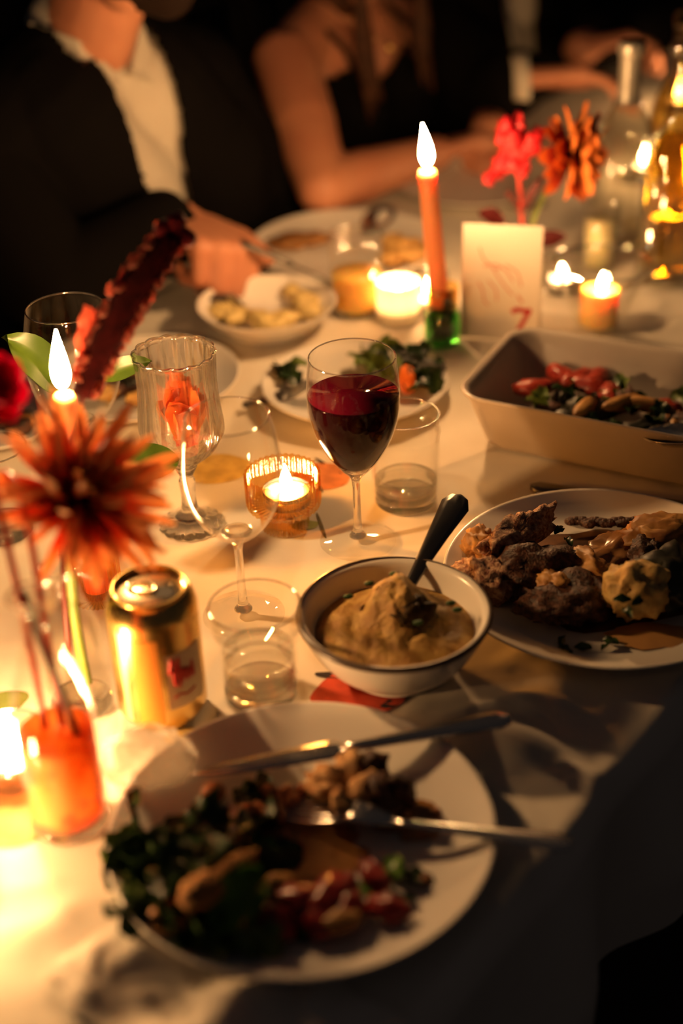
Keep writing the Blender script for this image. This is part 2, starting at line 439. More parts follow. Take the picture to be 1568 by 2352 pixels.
# ------------------------------------------------------------------ food makers
crumb = P('toasted_bread', (.52,.25,.075), .8, col2=(.30,.12,.03), scale=260, bump=.6, bscale=700)
bread_m = P('torn_bread', (.62,.38,.17), .85, col2=(.34,.15,.05), scale=170, bump=.8, bscale=600)
meat_m = P('roast_meat', (.028,.009,.006), .5, col2=(.11,.040,.020), scale=190, bump=.8, bscale=520)
crackling = P('pale_crisp_crust', (.60,.38,.24), .7, col2=(.22,.08,.045), scale=210, bump=.9, bscale=600)
leaf_g = translucent('salad_leaf', (.035,.075,.018), .25, col2=(.012,.028,.010), scale=160, rough=.35)
leaf_l = translucent('pale_salad_leaf', (.20,.26,.05), .3, col2=(.10,.16,.03), scale=160, rough=.4)
leaf_b = translucent('bright_green_leaf', (.16,.34,.03), .3, col2=(.12,.26,.03), scale=50, rough=.4)
beet_m = P('red_beet', (.30,.025,.02), .3, col2=(.12,.008,.012), scale=40)
tomato_m = P('red_pepper', (.34,.035,.015), .35, col2=(.20,.015,.010), scale=90)
carrot_m = P('carrot', (.85,.20,.03), .4, col2=(.75,.14,.02), scale=40)
bean_m = P('braised_bean', (.52,.22,.10), .4, col2=(.40,.14,.06), scale=60)
mash_m = P('mashed_potato', (.50,.31,.085), .6, col2=(.33,.17,.04), scale=80, bump=.8, bscale=260)
gravy_m = P('brown_gravy', (.28,.12,.035), .25, col2=(.40,.20,.07), scale=50)
potato_m = P('roast_potato', (.52,.27,.075), .5, col2=(.28,.11,.03), scale=40)
herb_m = P('chopped_herb', (.03,.075,.015), .5)
black_m = P('charred_greens', (.014,.014,.010), .45, col2=(.03,.028,.015), scale=50)

def leaf_mesh(L, Wd, seed, ruffle=.25, curl=.5, n=9, m=5, lobes=0):
    rnd = random.Random(seed); ph = rnd.random()*9; vs = []
    for s in (0, 1):
        for i in range(n):
            u = i/(n-1); hw = Wd*(sin(pi*min(1, u*.96+.04))**.7)*(1+(.35*sin(u*pi*lobes) if lobes else 0))
            for k in range(m):
                v = 2*k/(m-1)-1
                z = curl*L*(u-.5)**2*-1.2 + ruffle*Wd*sin(u*11+v*2+ph)*abs(v) + abs(v)*Wd*.35
                vs.append((L*(u-.5), hw*v, z - s*.0006))
    fs = []; q = n*m
    for i in range(n-1):
        for k in range(m-1):
            a = i*m+k; fs.append((a, a+m, a+m+1, a+1)); fs.append((q+a, q+a+1, q+a+m+1, q+a+m))
    return me(vs, fs)
LEAFS = {}
def leaf_piece(name, label, p, L, Wd, seed, mat, group, rot, cat='salad', ruffle=.3, curl=.6, lobes=0):
    key = (round(L, 3), round(Wd, 3), seed % 4, mat.name, lobes)
    if key not in LEAFS:
        LEAFS[key] = leaf_mesh(L, Wd, seed % 4, ruffle, curl, lobes=lobes); LEAFS[key].materials.append(mat)
    o = obj(name, LEAFS[key], None, loc=p, rot=rot); return tag(o, label, cat, group)
BL = {}
def bit(name, label, cat, p, r, mat, seed=0, amp=.15, fr=2., group=None, rot=(0,0,0), sub=3):
    key = (tuple(round(x, 4) for x in r), mat.name, seed, amp)
    if key not in BL:
        BL[key] = me(*blob(*r, amp, fr, seed, sub)); BL[key].materials.append(mat)
    o = obj(name, BL[key], None, loc=p, rot=rot); return tag(o, label, cat, group)
def smear(name, label, p, rx, ry, mat, seed=0, rz=0., h=.0016, cat='sauce'):
    n = 40; vs = [(0, 0, h)]; rings = 4
    for q in range(1, rings+1):
        for i in range(n):
            a = 2*pi*i/n; k = 1+.28*mn.fractal(V((cos(a)*1.7+seed*3.1, sin(a)*1.7, seed)), .8, 2., 4)
            f = q/rings; z = h*(1-f**3)+.0004*mn.noise(V((cos(a)*f*4, sin(a)*f*4, seed))); vs.append((rx*f*k*cos(a), ry*f*k*sin(a), z if q < rings else 0))
    fs = [(0, 1+i, 1+(i+1) % n) for i in range(n)]
    for q in range(rings-1):
        for i in range(n):
            j = (i+1) % n; fs.append((1+q*n+i, 1+(q+1)*n+i, 1+(q+1)*n+j, 1+q*n+j))
    o = obj(name, me(vs, fs), mat, loc=p, rot=(0, 0, rz)); return tag(o, label, cat)

# -- front plate: salad heap, beet, bread, beans, cutlery
rnd = random.Random(3)
smear('gravy_smear', 'thin brown dressing pooled under the salad on the front plate', on_plate((640,1985), .0062), .062, .040, gravy_m, 2, .5, .0010)
smear('gravy_smear', 'brown gravy trail beside the bread at the right of the front plate', on_plate((985,1880), .0072), .034, .020, gravy_m, 5, 0, .0016)
for i in range(64):
    px = (rnd.gauss(440, 85), rnd.gauss(2025, 78))
    px = (max(300, min(640, px[0])), max(1880, min(2150, px[1])))
    k = rnd.random(); zz = .014 + .030*rnd.random()*exp(-((px[0]-430)/120)**2-((px[1]-2000)/100)**2)
    leaf_piece('salad_leaf', 'dark green curly salad leaf heaped on the front plate', g(*px, zz), rnd.choice((.030,.038,.046)), rnd.choice((.010,.013,.016)), i, leaf_g, 'dark salad leaves on the front plate',
               (rnd.uniform(-.9,.9), rnd.uniform(-.7,.7), rnd.uniform(0,6.3)), lobes=rnd.choice((0,5)))
for i, px in enumerate([(300,1960), (285,1985), (320,2020), (360,2050), (350,2000), (310,2060), (450,2160), (520,2170), (580,2165), (490,2140), (610,2150), (270,1940), (400,2120)]):
    leaf_piece('frisee_leaf', 'pale yellow-green frilly leaf at the rim of the front plate', g(*px, .020), .030, .009, i+40, leaf_l, 'pale leaves at the front plate rim', (rnd.uniform(-.8,.8), rnd.uniform(-.6,.6), rnd.uniform(0,6.3)), lobes=5)
leaf_piece('salad_leaf', 'single bright green leaf in the middle of the front plate', g(545,2062,.034), .050, .016, 1, leaf_b, None, (.5,-.3,.9))
leaf_piece('salad_leaf', 'small bright green leaf low at the front of the salad', g(515,2120,.024), .032, .010, 2, leaf_b, None, (.2,.3,1.2))
for i, (px, r) in enumerate([((465,2045), (.015,.011,.010)), ((530,1995), (.020,.007,.006)), ((505,2030), (.010,.008,.007))]):
    bit('crouton', ['round toasted crouton among the dark salad leaves', 'long thin toasted crouton lying on the salad', 'small crouton between the round and the long one'][i], 'crouton', g(*px, .042-.004*i), r, crumb, i, .22, rot=(0,0,.7))
def ringslice(name, label, p, r, mat, rot, cat):
    o = lat(name, [(r*.35,-.002), (r,-.0025), (r*1.05,0), (r,.0025), (r*.35,.002), (r*.30,0)], mat, None, 24, closed=True, loc=p, rot=rot); return tag(o, label, cat)
ringslice('carrot_ring', 'orange vegetable ring leaning at the lower left rim of the front plate', g(388,2108,.024), .012, P('orange_ring',(.62,.25,.06),.5), (.5,-.3,.2), 'vegetable')
for i, (px, r) in enumerate([((700,2075), (.022,.014,.010)), ((760,2062), (.020,.014,.010)), ((730,2100), (.018,.012,.008)), ((890,2085), (.014,.009,.007)), ((860,2010), (.008,.014,.006)), ((800,2090), (.014,.010,.008)), ((620,2115), (.018,.012,.009))]):
    bit('beet_piece', ['big dark red beet chunk just right of the salad heap', 'big dark red beet chunk topmost in the row of beets', 'dark red beet chunk lowest in the row of beets', 'small dark red beet chunk farthest right on the front plate', 'slim upright red beet piece nearest the fork', 'dark red beet chunk beside the small potato bit', 'dark red beet chunk half under the salad heap, leftmost'][i], 'beet', g(*px, .016), r, beet_m, i, .3, 2.2, None, (0,0,i*.9))
for i, px in enumerate([(790,2110), (770,2120), (640,1900+130)]):
    bit('potato_piece', ['pale brown potato bit right beside the red beet', 'tiny potato bit under the red beet', 'flat tan potato bit between salad and beet'][i], 'potato', g(*px, .018), (.011,.008,.006), potato_m, i+3, .2)
for i, px in enumerate([(905,1990), (935,2010), (870,2050), (960,2015), (850,2040), (920,2070), (640,1960), (660,1950), (600,1940)]):
    leaf_piece('herb_leaf', 'small green herb leaf scattered on the right half of the front plate' if i < 6 else 'small green herb leaf between salad heap and fork', g(*px, .011), .022, .007, i, leaf_g if i % 2 else leaf_b, 'herb leaves on the front plate' if i < 6 else 'herb leaves by the fork', (rnd.uniform(-.4,.4), .1, rnd.uniform(0,6)))
for i, px in enumerate([(490,1820), (615,1820), (632,1850), (598,1858), (570,1862), (655,1822), (640,1872), (612,1868), (700,1815), (672,1840)]):
    bit('bean', 'lone pinkish bean near the knife tip on the front plate' if i == 0 else 'pinkish brown bean in the cluster below the knife blade', 'bean', g(*px, .012), (.0075,.0055,.0055) if i else (.009,.008,.008), bean_m, i % 3, .12, group=None if i == 0 else 'beans below the knife blade', rot=(0,0,i*.8), sub=2)
for i, px in enumerate([(575,1828), (590,1815), (600,1800), (560,1815)]):
    leaf_piece('herb_leaf', 'dark green herb leaf stuck against the knife blade', g(*px, .014), .020, .008, i, leaf_g, 'herb leaves against the knife', (rnd.uniform(-.8,.8), .3, i*1.3))
for i, (px, r, m_) in enumerate([((765,1790), (.016,.010,.013), bread_m), ((805,1775), (.013,.012,.016), bread_m), ((740,1815), (.016,.009,.008), bread_m), ((830,1820), (.018,.012,.012), bread_m), ((850,1790), (.018,.014,.011), meat_m), ((880,1830), (.018,.013,.009), meat_m), ((790,1850), (.014,.008,.007), bread_m), ((915,1820), (.016,.011,.008), meat_m)]):
    bit('bread_piece' if m_ is bread_m else 'meat_piece', ['torn tan bread piece leaning against the knife', 'upright torn tan bread piece, topmost of the heap', 'torn bread piece left end of the heap', 'torn bread piece right in the middle of the heap', 'brown meat scrap behind the torn bread', 'brown meat scrap right of the torn bread', 'small torn bread piece nearest the fork tines', 'brown meat scrap farthest right of the bread heap'][i], 'bread' if m_ is bread_m else 'meat', g(*px, .016+r[2]*.3), r, m_, i, .45, 1.8, None, (0,.2*i,i*1.1))
for i, px in enumerate([(585,1905), (650,1918), (930,1870), (1015,1890), (975,2020), (1000,1865)]):
    bit('crumb', 'small reddish crumb on the bare white part of the front plate', 'crumb', g(*px, .009), (.004,.0032,.003), bean_m, i % 2, .3, group='crumbs on the front plate', sub=2)
knife('steel table knife laid across the back rim of the front plate', g(446,1778,.018), g(1168,1650,.0295))
fork('steel fork with its tines among the scraps, handle over the front plate rim', g(640,1852,.0125), g(1308,1938,.0285))

# napkin under the front plate
def napkin(name, label, c, ux, uy, L, Wd, fold, seed, mat):
    n, m = 60, 50; vs = []
    for s in (0, 1):
        for i in range(n):
            for k in range(m):
                u, v = i/(n-1)-.5, k/(m-1)-.5
                a = atan2(v+.62, u); r = sqrt(u*u+(v+.62)**2)
                z = fold*max(0, min(1, (v+.5)*1.6))*(1-abs(2*u)**3)*(1-max(0, 2*v)**4)*(.5+.5*sin(a*11+1.3*mn.noise(V((u*3, v*3, seed)))+seed)) + .002 + .003*abs(mn.noise(V((u*8, v*8, seed+4.))))
                q = V(c)+V(ux)*(u*L+.012*mn.noise(V((v*5, seed, 1.))))+V(uy)*(v*Wd+.012*mn.noise(V((u*5, seed, 7.)))); vs.append((q.x, q.y, z-s*.0008))
    fs = []; q = n*m
    for i in range(n-1):
        for k in range(m-1):
            a = i*m+k; fs.append((a, a+m, a+m+1, a+1)); fs.append((q+a, q+a+1, q+a+m+1, q+a+m))
    return tag(obj(name, fixn(me(vs, fs)), mat), label, 'napkin')
napkin_m = P('linen_napkin', (.74,.68,.60), .9, col2=(.68,.61,.52), scale=10, bump=.15, bscale=800)
nc = g(470,2290); ny = (g(330,2352)-g(600,2150)); ny.z = 0; ny.normalize(); nx = V((ny.y, -ny.x, 0))
napkin('napkin', 'rumpled white linen napkin in folds at the near table corner', nc-ny*.005-nx*.01, nx, ny, .19, .125, .013, 2, napkin_m)

# ------------------------------------------------------------------ bowl of mashed potato
bc = g(905,1412,.050); bc.z = 0
bt = thing('serving_bowl', 'white bowl with dark rim line filled with mashed potato', 'bowl', bc)
enamel_dark = P('dark_rim_glaze', (.10,.075,.06), .3)
br = .0735
lat('bowl_wall', smoothprof([(0,.001), (.036,.001), (.040,.004), (.056,.018), (.067,.036), (br,.052), (br-.003,.0535), (br-.007,.050), (.061,.036), (.050,.019), (.034,.008), (0,.007)], 5), china, bt, 80)
lat('rim_line', [(br+.0004,.0505), (br+.0012,.0525), (br-.0005,.0545), (br-.0025,.0548), (br-.002,.0535), (br-.0005,.0520)], enamel_dark, bt, 80, closed=True)
lat('foot_ring', [(.034,-.0004), (.037,-.0004), (.038,.002), (.033,.002)], china, bt, 48, closed=True)
bt.location.z = .0006
def mound(R, zb, h, seed, peak, sub=56):
    vs, fs = [(0, 0, 0)], []; rings = 26
    for q in range(1, rings+1):
        for i in range(sub):
            a = 2*pi*i/sub; vs.append((R*q/rings*cos(a), R*q/rings*sin(a), 0))
    out = []
    for x, y, _ in vs:
        d = sqrt(x*x+y*y)/R; pk = exp(-(((x-peak[0])/peak[3])**2+((y-peak[1])/peak[4])**2))*peak[2]
        rid = .006*abs(mn.noise(V((x*50+seed, y*34, seed))))+.004*mn.noise(V((x*110, y*70, seed)))+.0020*mn.noise(V((x*300, y*260, seed)))
        out.append((x, y, zb+(h+pk+rid)*(1-d**4)))
    fs = [(0, 1+i, 1+(i+1) % sub) for i in range(sub)]
    for q in range(rings-1):
        for i in range(sub):
            j = (i+1) % sub; fs.append((1+q*sub+i, 1+(q+1)*sub+i, 1+(q+1)*sub+j, 1+q*sub+j))
    return me(out, fs)
tag(obj('mashed_potato', mound(.062, .035, .006, 1.7, (.004,.018,.030,.022,.030)), mash_m, loc=bc), 'golden mashed potato heaped in the dark-rimmed bowl', 'food')
bit('gravy_spot', 'dark brown gravy spot on the bowl of mashed potato', 'sauce', g(945,1400,.055)+V((.002,-.002,-.002)), (.017,.015,.007), P('dark_gravy', (.035,.020,.008), .6, spec=.2, col2=(.09,.05,.015), scale=120), 3, .35, 2., None, (.5,.15,.3), 4)
for i, px in enumerate([(848,1340), (1035,1385), (905,1318), (1050,1400), (960,1430), (800,1370)]):
    bit('herb_fleck', 'fleck of chopped green herb on the mashed potato', 'herb', g(*px, .066 if i in (0,2) else .056), (.004,.0025,.002), herb_m, i % 2, .3, group='herb flecks on the mashed potato', sub=2)
spoon('dark steel serving spoon standing in the bowl of mashed potato', bc+V((-.030,-.034,.016)), g(1056,1142,.072), steel_dark, big=1.15, name='serving_spoon', roll=.25)

# ------------------------------------------------------------------ right plate with roast
rp = (g(1345,1528,.020)+g(1345,1143,.020))/2; rp = V((rp.x+.014, rp.y, 0)); rp_r = .131
plate('white dinner plate of roast meat and mash at the right edge', rp, rp_r, .022)
smear('gravy_pool', 'wide brown gravy pool under the roast on the right plate', g(1390,1330,.0066), .088, .068, P('dark_pan_gravy', (.060,.022,.008), .3, col2=(.16,.065,.02), scale=40), 1, .2, .0016)
for i, (px, z, r, m_, lab) in enumerate([
    ((1205,1312), .024, (.042,.028,.019), meat_m, 'thick dark slice of roast meat left on the right plate'),
    ((1310,1372), .022, (.042,.028,.014), meat_m, 'dark roast meat chunk in the middle of the right plate'),
    ((1190,1228), .036, (.044,.015,.016), crackling, 'pale crisp crust along the top of the roast slice'),
    ((1115,1330), .026, (.020,.026,.017), crackling, 'crumbly crust chunk at the left rim of the right plate'),
    ((1100,1250), .022, (.020,.015,.012), potato_m, 'golden roast potato at the left rim of the right plate'),
    ((1350,1300), .026, (.022,.014,.011), potato_m, 'reddish roast potato above the meat on the right plate'),
    ((1275,1340), .030, (.016,.012,.010), potato_m, 'small browned potato beside the dark meat'),
    ((1245,1410), .018, (.013,.007,.006), crackling, 'little pale crust bit in front of the dark meat'),
    ((1520,1230), .024, (.034,.022,.015), potato_m, 'large tan potato piece at the far right of the right plate'),
    ((1530,1330), .026, (.040,.032,.018), black_m, 'charred dark greens heap at the right of the right plate'),
    ((1400,1270), .018, (.040,.020,.008), gravy_m, 'brown saucy onions behind the roast meat'),
    ((1480,1275), .024, (.022,.014,.011), meat_m, 'dark meat scrap left of the tan potato piece')]):
    bit('roast_piece' if m_ in (meat_m, crackling) else 'side_piece', lab, 'meat' if m_ in (meat_m, crackling) else 'vegetable', g(*px, z), r, m_, i+20, .38, 1.9, None, (0, 0, .4*i), 4)
for i in range(16):
    bit('meat_crumb', 'brown crumb in the row along the back of the right plate', 'crumb', g(1310+i*11+rnd.uniform(-4,4), 1198+rnd.uniform(-6,6), .014), (.006,.005,.004), meat_m, i % 3, .35, group='crumbs along the back of the right plate', sub=2)
tag(obj('mash_dollop', me(*blob(.026,.022,.024, .26, 2.0, 11, 4)), P('pale_mash', (.60,.41,.14), .6, col2=(.42,.24,.07), scale=120, bump=.6, bscale=130), loc=g(1460,1355,.036)), 'pale dollop of herbed mashed potato on the right plate', 'food')
for i, px in enumerate([(1430,1375), (1465,1378), (1440,1402), (1400,1470), (1395,1480), (1290,1470), (1300,1490), (1340,1485), (1285,1215), (1305,1240), (1290,1260)]):
    leaf_piece('herb_leaf', 'dark green herb leaf scattered over the right plate', g(*px, .050 if i < 3 else .012 if i < 8 else .032), .014, .0035, i, leaf_g, 'herb leaves on the right plate', (rnd.uniform(-.4,.9), .1, i*.9))
smear('sauce_pool', 'tan sauce pool near the front rim of the right plate', g(1500,1460,.009), .034, .016, P('tan_sauce', (.50,.27,.10), .3), 8, 0, .0012)
knife('steel knife lying on the cloth in front of the baking dish', g(1630,1165,.006), g(1222,1118,.004), steel_dark, bw=.008)

# ------------------------------------------------------------------ baking dish
def baking_dish():
    zr = .062; A = g(1034,908,zr); Bk = g(1168,748,zr); e1 = (g(1568,1008,zr)-A).normalized(); e2 = V((-e1.y, e1.x, 0))
    Wd = (Bk-A).dot(e2)+.006; L = .40
    c = A+e1*L/2+e2*Wd/2; c.z = 0
    t = thing('baking_dish', 'large white rectangular baking dish with vegetable leftovers', 'baking dish', c, atan2(e1.y, e1.x))
    def rr(hx, hy, r, z, n=8):
        out = []
        for q, (sx, sy) in enumerate([(1,1), (-1,1), (-1,-1), (1,-1)]):
            for i in range(n+1):
                a = pi/2*q+pi/2*i/n; out.append((sx*(hx-r)+r*cos(a), sy*(hy-r)+r*sin(a), z))
        return out
    hx, hy = L/2, Wd/2
    loops = [rr(hx-.024,hy-.024,.026,0), rr(hx-.020,hy-.020,.028,.004), rr(hx-.006,hy-.006,.030,.052), rr(hx-.001,hy-.001,.032,zr-.003), rr(hx,hy,.032,zr), rr(hx-.002,hy-.002,.030,zr+.001), rr(hx-.007,hy-.007,.026,zr-.003), rr(hx-.012,hy-.012,.026,.044), rr(hx-.026,hy-.026,.024,.009), rr(hx-.034,hy-.034,.018,.006)]
    vs = [p for l in loops for p in l]; n = len(loops[0]); fs = []
    for i in range(len(loops)-1):
        for k in range(n): fs.append((i*n+k, i*n+(k+1) % n, (i+1)*n+(k+1) % n, (i+1)*n+k))
    fs.append(tuple(range(n-1, -1, -1))); fs.append(tuple((len(loops)-1)*n+k for k in range(n)))
    obj('dish_wall', fixn(me(vs, fs)), china_dish, t)
    hb = box(.05, .018, .012); hm = fixn(me(*blob(.016,.036,.006,.05,1,3)))
    obj('handle', hm, china_dish, t, loc=(hx+.008, 0, zr-.010))
    t.location.z = .0006
    return t, c, e1, e2, hx, hy
bd, bdc, be1, be2, bhx, bhy = baking_dish()
def inb(u, v, z): return bdc+be1*u+be2*v+V((0, 0, z))
rnd = random.Random(11)
for i in range(46):
    u, v = rnd.uniform(-.135,.15), rnd.uniform(-bhy+.055,bhy-.05); k = rnd.random()
    dark = u < -.02 or v < -.01
    m_, lab, nm, cat = (black_m, 'charred dark piece of greens in the baking dish', 'charred_green', 'vegetable') if (dark and k < .7) else (tomato_m, 'red pepper piece in the baking dish', 'pepper_piece', 'vegetable') if k < .45 else (potato_m, 'tan root vegetable piece in the baking dish', 'root_piece', 'vegetable') if k < .75 else (meat_m, 'dark brown roasted piece in the baking dish', 'roast_piece', 'meat')
    bit(nm, lab, cat, inb(u, v, .018+.014*rnd.random()), (rnd.choice((.016,.022)), rnd.choice((.010,.013)), .010), m_, i % 6, .35, 2., lab.split(' piece')[0]+' pieces in the dish', (rnd.uniform(-.3,.3), rnd.uniform(-.3,.3), rnd.uniform(0,6)))
for i in range(34):
    u, v = rnd.uniform(-.14,.14), rnd.uniform(-bhy+.05,bhy-.045)
    leaf_piece('leafy_sprig', 'small wilted green leaf among the roasted pieces in the dish', inb(u, v, .030+.010*rnd.random()), .026, .008, i, leaf_g if rnd.random() < .6 else leaf_l, 'wilted leaves in the baking dish', (rnd.uniform(-.8,.8), rnd.uniform(-.6,.6), rnd.uniform(0,6.3)), lobes=5)
for i, px in enumerate([(1230,890), (1330,870), (1370,872), (1400,905), (1290,862), (1350,885)]):
    bit('pepper_piece', ['red pepper strip leftmost on top in the baking dish', 'red pepper strip in the middle at the back of the dish', 'red pepper strip third from left on top of the dish', 'red pepper strip farthest right on top of the dish', 'red pepper strip second from left at the back of the dish', 'red pepper strip nearest the long pale root wedge'][i], 'vegetable', g(*px, .034), (.022,.011,.009), tomato_m, i, .25, 2., None, (0,0,.5*i))
for i, (px, rz) in enumerate([((1435,925), .5), ((1345,935), 1.0), ((1490,930), -.4)]):
    bit('root_piece', ['long pale root wedge lying diagonally in the dish', 'curved pale root wedge left of the diagonal one', 'brown root wedge at the right of the dish'][i], 'vegetable', g(*px, .036), (.026,.008,.008), potato_m, i+9, .15, 1.5, None, (0,.1,rz))
spoon('steel serving spoon lying in the baking dish, its bowl gleaming', g(1480,990,.050), g(1760,1010,.080), steel, big=1.1, name='serving_spoon')

# ------------------------------------------------------------------ glasses
def wine_glass(label, base, prof, foot=.034, s=1., group=None, zb=.066, full=None):
    t = thing('wine_glass', label, 'glass', base, group=group)
    outer = smoothprof([(r*s, z*s) for r, z in prof], 5)
    inner = [(max(0, r-.0011), z) for r, z in outer if z > (zb+.013)*s]
    inner = [(r, z) for r, z in inner if z > full-.002] if full else [(0, inner[0][1]-.001)] + inner   # below the wine the inner face meets liquid
    lat('bowl', [(0, outer[0][1])] + outer + [(outer[-1][0]-.0006, outer[-1][1]+.0006)] + inner[::-1], glass, t, 64)
    lat('stem', smoothprof([(0,.006), (.0075,.006), (.0048,.011), (.0036,.02), (.0033,.04), (.0036*s,(zb-.006)*s), (.0060*s,(zb+.002)*s), (.0125*s,(zb+.0095)*s), (.0060*s,(zb+.0088)*s), (0,(zb+.0082)*s)], 4), glass_thick, t, 24)
    lat('foot', [(0,.0005), (foot*.97,.0005), (foot,.0012), (foot*.98,.002), (foot*.6,.0032), (.009,.0058), (0,.0062)], glass, t, 64)
    lat('rim', [(outer[-1][0]-.0012,outer[-1][1]-.0003), (outer[-1][0]-.0005,outer[-1][1]+.0007), (outer[-1][0]+.0003,outer[-1][1]-.0003)], glass_rim, t, 64, closed=True)
    return t, outer
EGG = [(.0036,.064), (.0065,.0675), (.014,.076), (.0235,.089), (.0325,.107), (.0378,.126), (.0390,.142), (.0383,.160), (.0362,.1795)]
wg, wo = wine_glass('stemmed glass of dark red wine in the centre of the table', g(822,1243), EGG, full=.1475)
wine_m = P('red_wine', (.014,.0004,.002), .10, spec=.05)
wine_top = P('red_wine_surface', (.10,.003,.014), .05, spec=.25)
wl = [(r-.0008, z) for r, z in wo if .080 < z < .1475]
lq = lat('wine', [(0, wl[0][1])] + wl + [(0, wl[-1][1])], [wine_m, wine_top], None, 64, loc=g(822,1243))
for p_ in lq.data.polygons:
    if abs(p_.normal.z) > .95 and p_.center.z > .14: p_.material_index = 1
tag(lq, 'dark red wine filling the centre glass two thirds', 'wine')
BAL = [(.0036,.070), (.0065,.0735), (.016,.080), (.0270,.092), (.0350,.108), (.0388,.126), (.0392,.142), (.0370,.162), (.0325,.184)]
wine_glass('empty balloon wine glass behind the front water tumbler', g(560,1412), BAL, zb=.072)
wine_glass('empty wine glass at the far left behind the green leaf', g(214,1150), BAL, s=1.06, zb=.072)

def tumbler(label, base, prof_out, th=.0018, floor_=.007, water=None, name='water_tumbler', mat=None, rib=0, amp=0., n=64, wlabel=None, wm=None):
    t = thing(name, label, 'glass', base)
    po = smoothprof(prof_out, 4); pi_ = [(r-th, z) for r, z in po if z > floor_]
    mt = mat or glass
    lat('wall', po + [(po[-1][0]-th/2, po[-1][1]+th*.4)] + pi_[::-1], mt, t, n, rib, amp)
    r0 = po[0][0]
    lat('base', [(0,.0006), (r0*.96,.0006), (r0-.0002,.002), (r0-.0004,floor_), (0,floor_-.001)], glass_thick, t, n)
    k = po[-1][0]
    lat('rim', [(k-th,po[-1][1]-.0004), (k-th/2,po[-1][1]+.0008), (k+.0003,po[-1][1]-.0004)], glass_rim, t, n, closed=True)
    if water:
        wp = [(r-th-.0004, z) for r, z in po if floor_+.0006 < z < water]
        o = lat('water', [(0, wp[0][1])] + wp + [(wp[-1][0], water), (0, water)], wm or water_m, None, n, loc=base); tag(o, wlabel, 'drink')
    return t
tumbler('clear jar-shaped tumbler of water in front of the beer can', g(600,1590), [(.0280,.001), (.0290,.004), (.0292,.045), (.0296,.054), (.0335,.062), (.0345,.068), (.0343,.0815)], .0020, .009, .042, wlabel='water in the front jar-shaped tumbler')
tumbler('clear lipped jar glass just right of the red wine', g(932,1150), [(.0285,.001), (.0300,.004), (.0312,.020), (.0312,.064), (.0308,.070), (.0322,.0735), (.0312,.077), (.0305,.080), (.0312,.091)], .0020, .008, .024, wlabel='shallow water in the lipped jar glass by the wine')
tumbler('ribbed clear tumbler at the left edge behind the pink stems', g(10,1222), [(.026,.001), (.029,.004), (.031,.04), (.0325,.088)], .0022, .010, None, rib=22, amp=.02, n=132)
juice_m = P('cloudy_juice', (.86,.52,.12), .3, sss=.02, sssr=(1,.6,.2))
tumbler('tumbler of cloudy yellow juice in front of the far plate', g(820,715), [(.0275,.001), (.029,.004), (.0305,.03), (.0325,.095)], .0016, .006, .050, name='juice_glass', wlabel='cloudy yellow juice in the far tumbler', wm=juice_m)
tumbler('clear short tumbler behind the votives at the far right', g(1210,470), [(.028,.001), (.030,.004), (.031,.03), (.033,.085)], .0016, .006)

# cut crystal goblet with an orange bloom inside
gb = thing('crystal_goblet', 'fluted crystal goblet holding an orange bloom', 'glass', g(440,1206))
gp = smoothprof([(.0085,.062), (.0120,.066), (.0250,.078), (.0335,.092), (.0350,.104), (.0335,.122), (.0322,.145), (.0335,.172)], 4)
gi = [(r-.0026, z) for r, z in gp if z > .073]; gi = [(0, gi[0][1]-.001)] + gi
def facet(vs, n):
    return [(v[0]*(1+.075*abs(cos(n/2*atan2(v[1], v[0])))) if abs(v[0])+abs(v[1]) > .01 else v[0], v[1]*(1+.075*abs(cos(n/2*atan2(v[1], v[0])))) if abs(v[0])+abs(v[1]) > .01 else v[1], v[2]) for v in vs]
v_, f_ = lathe([(0,.062)] + gp + [(gp[-1][0]-.0012, .1728)] + gi[::-1], 112)
obj('cut_bowl', fixn(me(facet(v_, 14), f_)), mixglass('crystal', (1,.99,.97), .62, 1.45, tint=(.97,.96,.93)), gb)
v_, f_ = lathe([(.0322,.1715), (.0335,.1735), (.0343,.1715)], 112, closed=True); obj('rim', fixn(me(facet(v_, 14), f_)), glass_rim, gb)
v_, f_ = lathe(smoothprof([(0,.008), (.013,.009), (.0085,.016), (.0065,.03), (.0075,.046), (.0060,.052), (.0100,.064), (0,.066)], 4), 48); obj('cut_stem', fixn(me(facet(v_, 8), f_)), glass_cut, gb)
v_, f_ = lathe([(0,.0006), (.0265,.0006), (.028,.003), (.022,.006), (.012,.011), (0,.012)], 64); obj('foot', fixn(me(facet(v_, 16), f_)), glass_cut, gb)

# ------------------------------------------------------------------ petals
def petal_mesh(L, Wd, curl=.25, cup=.35, n=8, m=5, tip=.35, mats=None, twist=0.):
    """strap petal along +x from the origin; face up = material 0, underside = material 1"""
    vs, fs = [], []
    for s in (0, 1):
        for i in range(n):
            u = i/(n-1); hw = Wd*(.35+.65*sin(pi*min(1, .12+u*.62)))*(1 if u < .75 else sqrt(max(0, 1-((u-.75)/.25)**2*(1-tip*.3))))
            for k in range(m):
                v = 2*k/(m-1)-1; tw = twist*u
                y, z = hw*v, curl*L*u*u + cup*hw*v*v
                vs.append((L*u, y*cos(tw)-z*sin(tw)*.2, z + y*sin(tw) - s*.0005))
    q = n*m
    for i in range(n-1):
        for k in range(m-1):
            a = i*m+k; fs.append((a, a+m, a+m+1, a+1)); fs.append((q+a, q+a+1, q+a+m+1, q+a+m))
    msh = me(vs, fs)
    for mm in mats: msh.materials.append(mm)
    half = len(fs)
    for i, p in enumerate(msh.polygons): p.material_index = i % 2
    return msh
